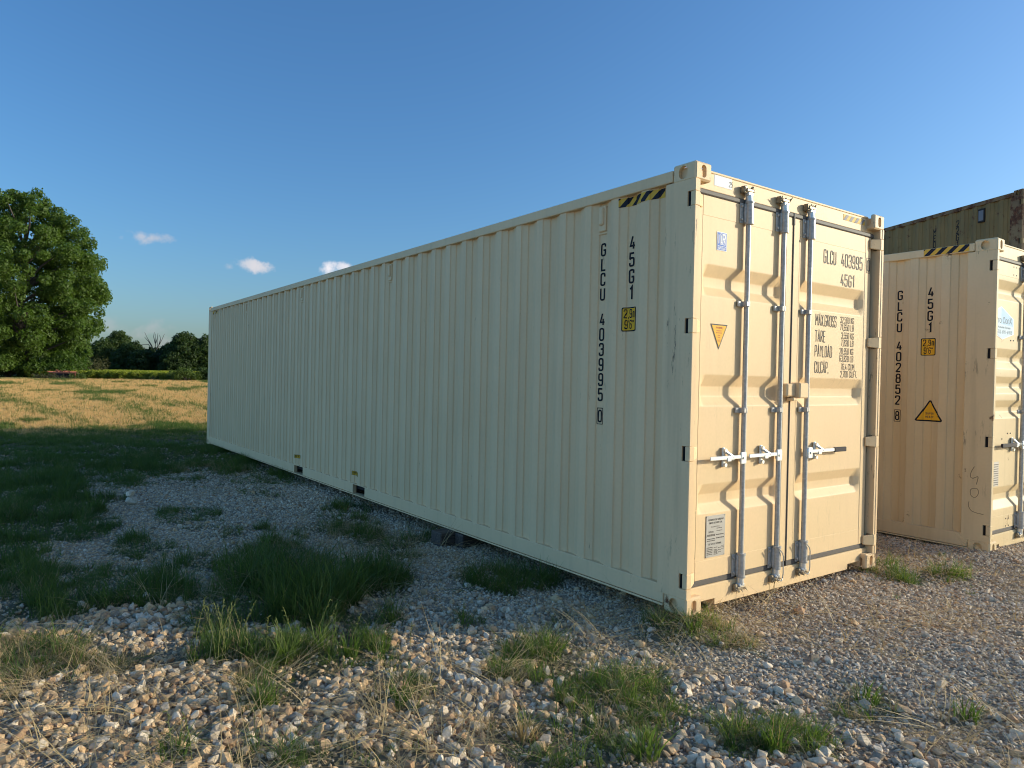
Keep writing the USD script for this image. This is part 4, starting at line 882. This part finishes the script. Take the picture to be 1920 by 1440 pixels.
# bare dead tree
sn = thing('dead_tree', 'bare dead tree with pale branches above the far tree row', 'tree', gpoint(289, 135)); q = 135 / S
side = unit([RIGHT[0], RIGHT[1], 0])
def br(pts, r0): return tube([side * px * q + np.array([0, .0, py * q]) for px, py in pts], np.linspace(r0, .03, len(pts)), 6)
obj('trunk', br([(0, 0), (1, 25), (0, 48)], .28), M_bark, sn, smooth=True)
for pts in ([(0, 40), (-6, 55), (-14, 68), (-19, 78)], [(-4, 50), (-12, 62), (-19, 69)], [(0, 44), (2, 58), (1, 76)], [(2, 58), (5, 68), (6, 77)], [(1, 58), (-2, 70), (-1, 79)], [(1, 42), (9, 56), (14, 66), (18, 76)], [(8, 55), (11, 66), (9, 74)], [(-2, 44), (-12, 56), (-24, 55), (-30, 48)], [(3, 44), (6, 54), (5, 66)]):
    obj('branch', br(pts, .085), M_bark, sn, smooth=True)
# crop band
cp = [(leafcloud(np.array([[0, 0, .45], [.18, .1, .3], [-.15, -.12, .32], [.05, -.2, .5]]), np.array([.26, .24, .24, .2]), 480, .085, 70 + i), M_crop) for i in range(4)]
n = 26000
dd = 60.5 + 66 * rng.uniform(size=n) ** 1.2; uu = rng.uniform(60, 480, n)
P = CAM + (FWD[None] + ((uu - 960 - CX) / FPX)[:, None] * RIGHT[None]) * dd[:, None]
zz = height(P[:, 0], P[:, 1], False)
rw = np.round(P[:, 0] / .76) * .76 + rng.normal(0, .08, n)
inst('crop', cp, rng.integers(0, 4, n), np.stack([rw, P[:, 1], zz], 1), rng.uniform(0, 6.28, n), rng.uniform(.75, 1.15, n), 'yellow green row crop growing behind the straw field', 'crop')
# far hills with woods
hx = np.linspace(-900, 900, 260); hz = 9 + 16 * meshkit.fbm(np.stack([hx * .006, 0 * hx, 0 * hx], -1), 4, 2) + 3.0 * meshkit.fbm(np.stack([hx * .08, 0 * hx, 0 * hx], -1), 3, 8)
hz = hz - 12 * sst(140, 420, np.abs(hx - 40)) * 0
V = []; F = []
for j, (dy, f) in enumerate(((0, 0), (25, .7), (60, 1.), (160, .9), (320, 0))):
    for a_, b_ in zip(hx, hz): V.append((a_, 620 + dy + 3 * math.sin(a_ * .05), 1.0 + f * b_))
nh = len(hx)
for j in range(4):
    for i in range(nh - 1): a_ = j * nh + i; F += [(a_, a_ + 1, a_ + nh + 1), (a_, a_ + nh + 1, a_ + nh)]
M_hill = usdkit.material(stage, L + 'wooded_hill', {'g': ('geometry', {}), 'n': ('noise_texture', {'scale': .12, 'detail': 6.}), 'r': ('rgb_ramp', {'ramp': [(.3, (.035, .06, .05)), (.7, (.07, .10, .075))]}), 'b': ('bump', {'strength': 1., 'distance': 4.}), 'p': ('principled_bsdf', {'roughness': .95, 'specular_ior_level': .1})},
    [('g.position', 'n.vector'), ('n.fac', 'r.fac'), ('r.color', 'p.base_color'), ('n.fac', 'b.height'), ('b.normal', 'p.normal')], surface='p.BSDF')
obj('hills', (np.array(V), np.array(F)), M_hill, smooth=True, kind='structure')

# ------------------------------------------------------------------ rusty red farm machine at the field edge
M_redrust = worn('rusty_red_paint', (.34, .12, .075), (.26, .10, .06), rough=.6, amount=.3, rust=.18)
base = gpoint(116, 56.8); q = 56.8 / S
fm_t = thing('farm_implement', 'rusty red farm implement frame lying in weeds below the tall tree', 'farm machine', base, math.degrees(math.atan2(RIGHT[1], RIGHT[0])))
obj('beam', [cb(-24 * q, 29 * q, -.06, .06, .50, .60, .01)], M_redrust, fm_t)
obj('beam', [cb(-29 * q, 16 * q, .8, .9, .60, .68, .01)], M_redrust, fm_t)
for xx_ in (-27, -14, 2, 15): obj('crossbar', [cb(xx_ * q - .05, xx_ * q + .05, -.05, .9, .60, .67, .01)], M_redrust, fm_t)
obj('bracket', [cb(-13 * q, -9 * q, .05, .2, .6, .78, .02), cyl((-12 * q, .1, .76), (-2 * q, .1, .66), .04, 8)], M_redrust, fm_t)
obj('bracket', [cb(1 * q, 4 * q, .1, .25, .6, .74, .02), cyl((4 * q, .15, .73), (13 * q, .15, .66), .04, 8)], M_redrust, fm_t)
for xx_ in (-20, 20): obj('leg', [cyl((xx_ * q, .4, -.05), (xx_ * q, .4, .6), .05, 8)], M_redrust, fm_t)
for s_ in (-.45, .45): obj('wheel', [cyl((-4 * q, .4 + s_, .3), (-4 * q, .55 + s_, .3), .33, 20)], M_seal, fm_t)
for xx_ in (-22, -17, -12): obj('tine', [cyl((xx_ * q, -.02, .5), (xx_ * q - .12, -.3, .05), .022, 6)], M_bark, fm_t)

# ------------------------------------------------------------------ single plants and rocks that stand out
def gpix(u, v):
    """Ground point at a photo pixel."""
    p = None; z = -.08
    for _ in range(6):
        d = ray(u, v); t_ = (z - CAM[2]) / d[2]; p = CAM + d * t_; z = float(height(p[0:1], p[1:2])[0])
    return p[0], p[1], z
M_stalk = leafmat('grass_stalk', [(0, (.16, .19, .05)), (.6, (.26, .25, .09)), (1, (.42, .33, .15))], trans=.3)
def stalks(n, h, seed, lean=.3, spread=.05):
    r = np.random.default_rng(seed); st_, hd_ = [], []
    for i in range(n):
        a = r.uniform(0, 6.28); hh = h * r.uniform(.65, 1.); ln = hh * lean * r.uniform(.3, 1.2); b0 = np.array([r.normal(0, spread), r.normal(0, spread), 0])
        dv = np.array([math.cos(a), math.sin(a), 0]); pts = [b0, b0 + dv * ln * .3 + [0, 0, hh * .5], b0 + dv * ln + [0, 0, hh]]
        st_.append(tube(pts, [.0022, .0018, .001], 4)); tip = pts[-1]; ax = unit(pts[-1] - pts[-2])
        for j in range(9):
            p = tip - ax * .012 * j; o = unit(r.normal(size=3) + ax * 1.2); e = p + o * .018
            hd_.append(Manifold.batch_hull([Manifold.sphere(.0016, 6).translate(tuple(p)), Manifold.sphere(.0022, 6).translate(tuple(p + o * .010)), Manifold.sphere(.0006, 6).translate(tuple(e))]))
    return st_, hd_
def clump(label, u, v, h, n, seed, dry=False, heads=0, group=None):
    t = thing('grass_clump', label, 'grass clump', gpix(u, v), 0, group)
    obj('blades', tuft(n, h * .35, h, .055, .45, .0038, seed, 4, .1), M_dry if dry else M_grass, t, smooth=False)
    if heads:
        s_, h_ = stalks(heads, h * 1.45, seed + 1)
        obj('stem', s_, M_stalk, t)
        obj('seed_head', h_, M_stalk, t)
clump('tallest seeding grass clump at the edge of the container shadow', 408, 1238, .27, 60, 201, heads=9)
clump('seeding grass clump right of the tallest one, at the shadow edge', 465, 1236, .22, 44, 202, heads=4)
clump('yellowing upright grass clump in the sunlit strip near the shadow edge', 535, 1238, .22, 50, 203, heads=3)
clump('grass clump with one broad tall blade at the shadow edge', 598, 1222, .24, 34, 204, heads=2)
clump('low leafy grass clump at the left end of the sunlit weed strip', 372, 1242, .17, 40, 216, heads=2)
clump('bushy grass clump near the right end of the sunlit weed strip', 655, 1228, .18, 50, 217, heads=1)
clump('ragged grass clump at the right end of the sunlit weed strip', 715, 1222, .16, 44, 218, heads=1)
clump('sprawling green grass clump amid the coarse foreground stones', 500, 1325, .17, 70, 205)
clump('green grass clump beside the dry one in the middle foreground', 748, 1318, .14, 50, 206, heads=1)
clump('dry straw clump lying in the middle foreground gravel', 985, 1385, .13, 60, 207, dry=True)
clump('thin green clump at the very bottom left of the gravel', 325, 1425, .15, 18, 208, heads=2)
clump('flat green weed with a star of runners in the right gravel', 1625, 1318, .12, 40, 209)
clump('bright green weed at the right edge of the gravel', 1815, 1350, .13, 34, 210)
clump('green clump in front of the front corner of the long container', 1300, 1180, .12, 50, 211)
clump('dry and green clump at the bottom right of the gravel', 1450, 1405, .15, 70, 212, heads=2)
clump('green clump below the dry straw strip, bottom middle', 1210, 1420, .14, 60, 213)
clump('weed growing against the container rail near its front corner', 1232, 1128, .22, 10, 214)
clump('thin weed with yellow tips beside the fork pocket', 712, 948, .22, 12, 215, heads=2)
def rock(label, u, v, s, seed, mat, up=.3, n=0):
    p = gpix(u, v); r = np.random.default_rng(seed); q = r.normal(size=(18, 3)); q /= np.linalg.norm(q, axis=1, keepdims=True); q *= np.array(s) / 2 * r.uniform(.88, 1.04, (18, 1))
    m = tm(Manifold.hull_points(q)); m.apply_transform(trimesh.transformations.rotation_matrix(r.uniform(0, 6.28), [0, 0, 1])); m.apply_translation((0, 0, s[2] * up))
    x = obj('rock', m, mat, smooth=18); x.AddTranslateOp().Set(Gf.Vec3d(*map(float, p))); tag(x, label, 'rock')
rock('pale blocky rock standing highest in the shaded gravel on the left', 247, 948, (.17, .14, .13), 309, SM[1], .42)
rock('smaller white rock perched on the pale blocky rock', 244, 948, (.12, .10, .09), 311, SM[1], 1.65)
rock('whitish stone in the shaded gravel beside the dark grass', 275, 1122, (.085, .07, .06), 302, SM[1])
rock('tan stone on the gravel near the front corner in the shade', 1042, 1128, (.11, .09, .06), 303, SM[2])
rock('brown flat rock in the gravel before the right door', 1500, 1150, (.12, .09, .05), 304, SM[4])
rock('tan rock lying in the bright gravel at the right', 1690, 1338, (.10, .08, .055), 305, SM[2])
rock('large tan stone in the bottom left gravel', 72, 1405, (.085, .07, .06), 306, SM[2])
rock('rounded tan stone among the coarse bottom left gravel', 245, 1335, (.08, .07, .06), 307, SM[2])
rock('pale stone of the sunlit strip under the shaded grass', 262, 1298, (.085, .06, .05), 308, SM[1])
print('stones', NSTONE, 'grass', NGRASS)
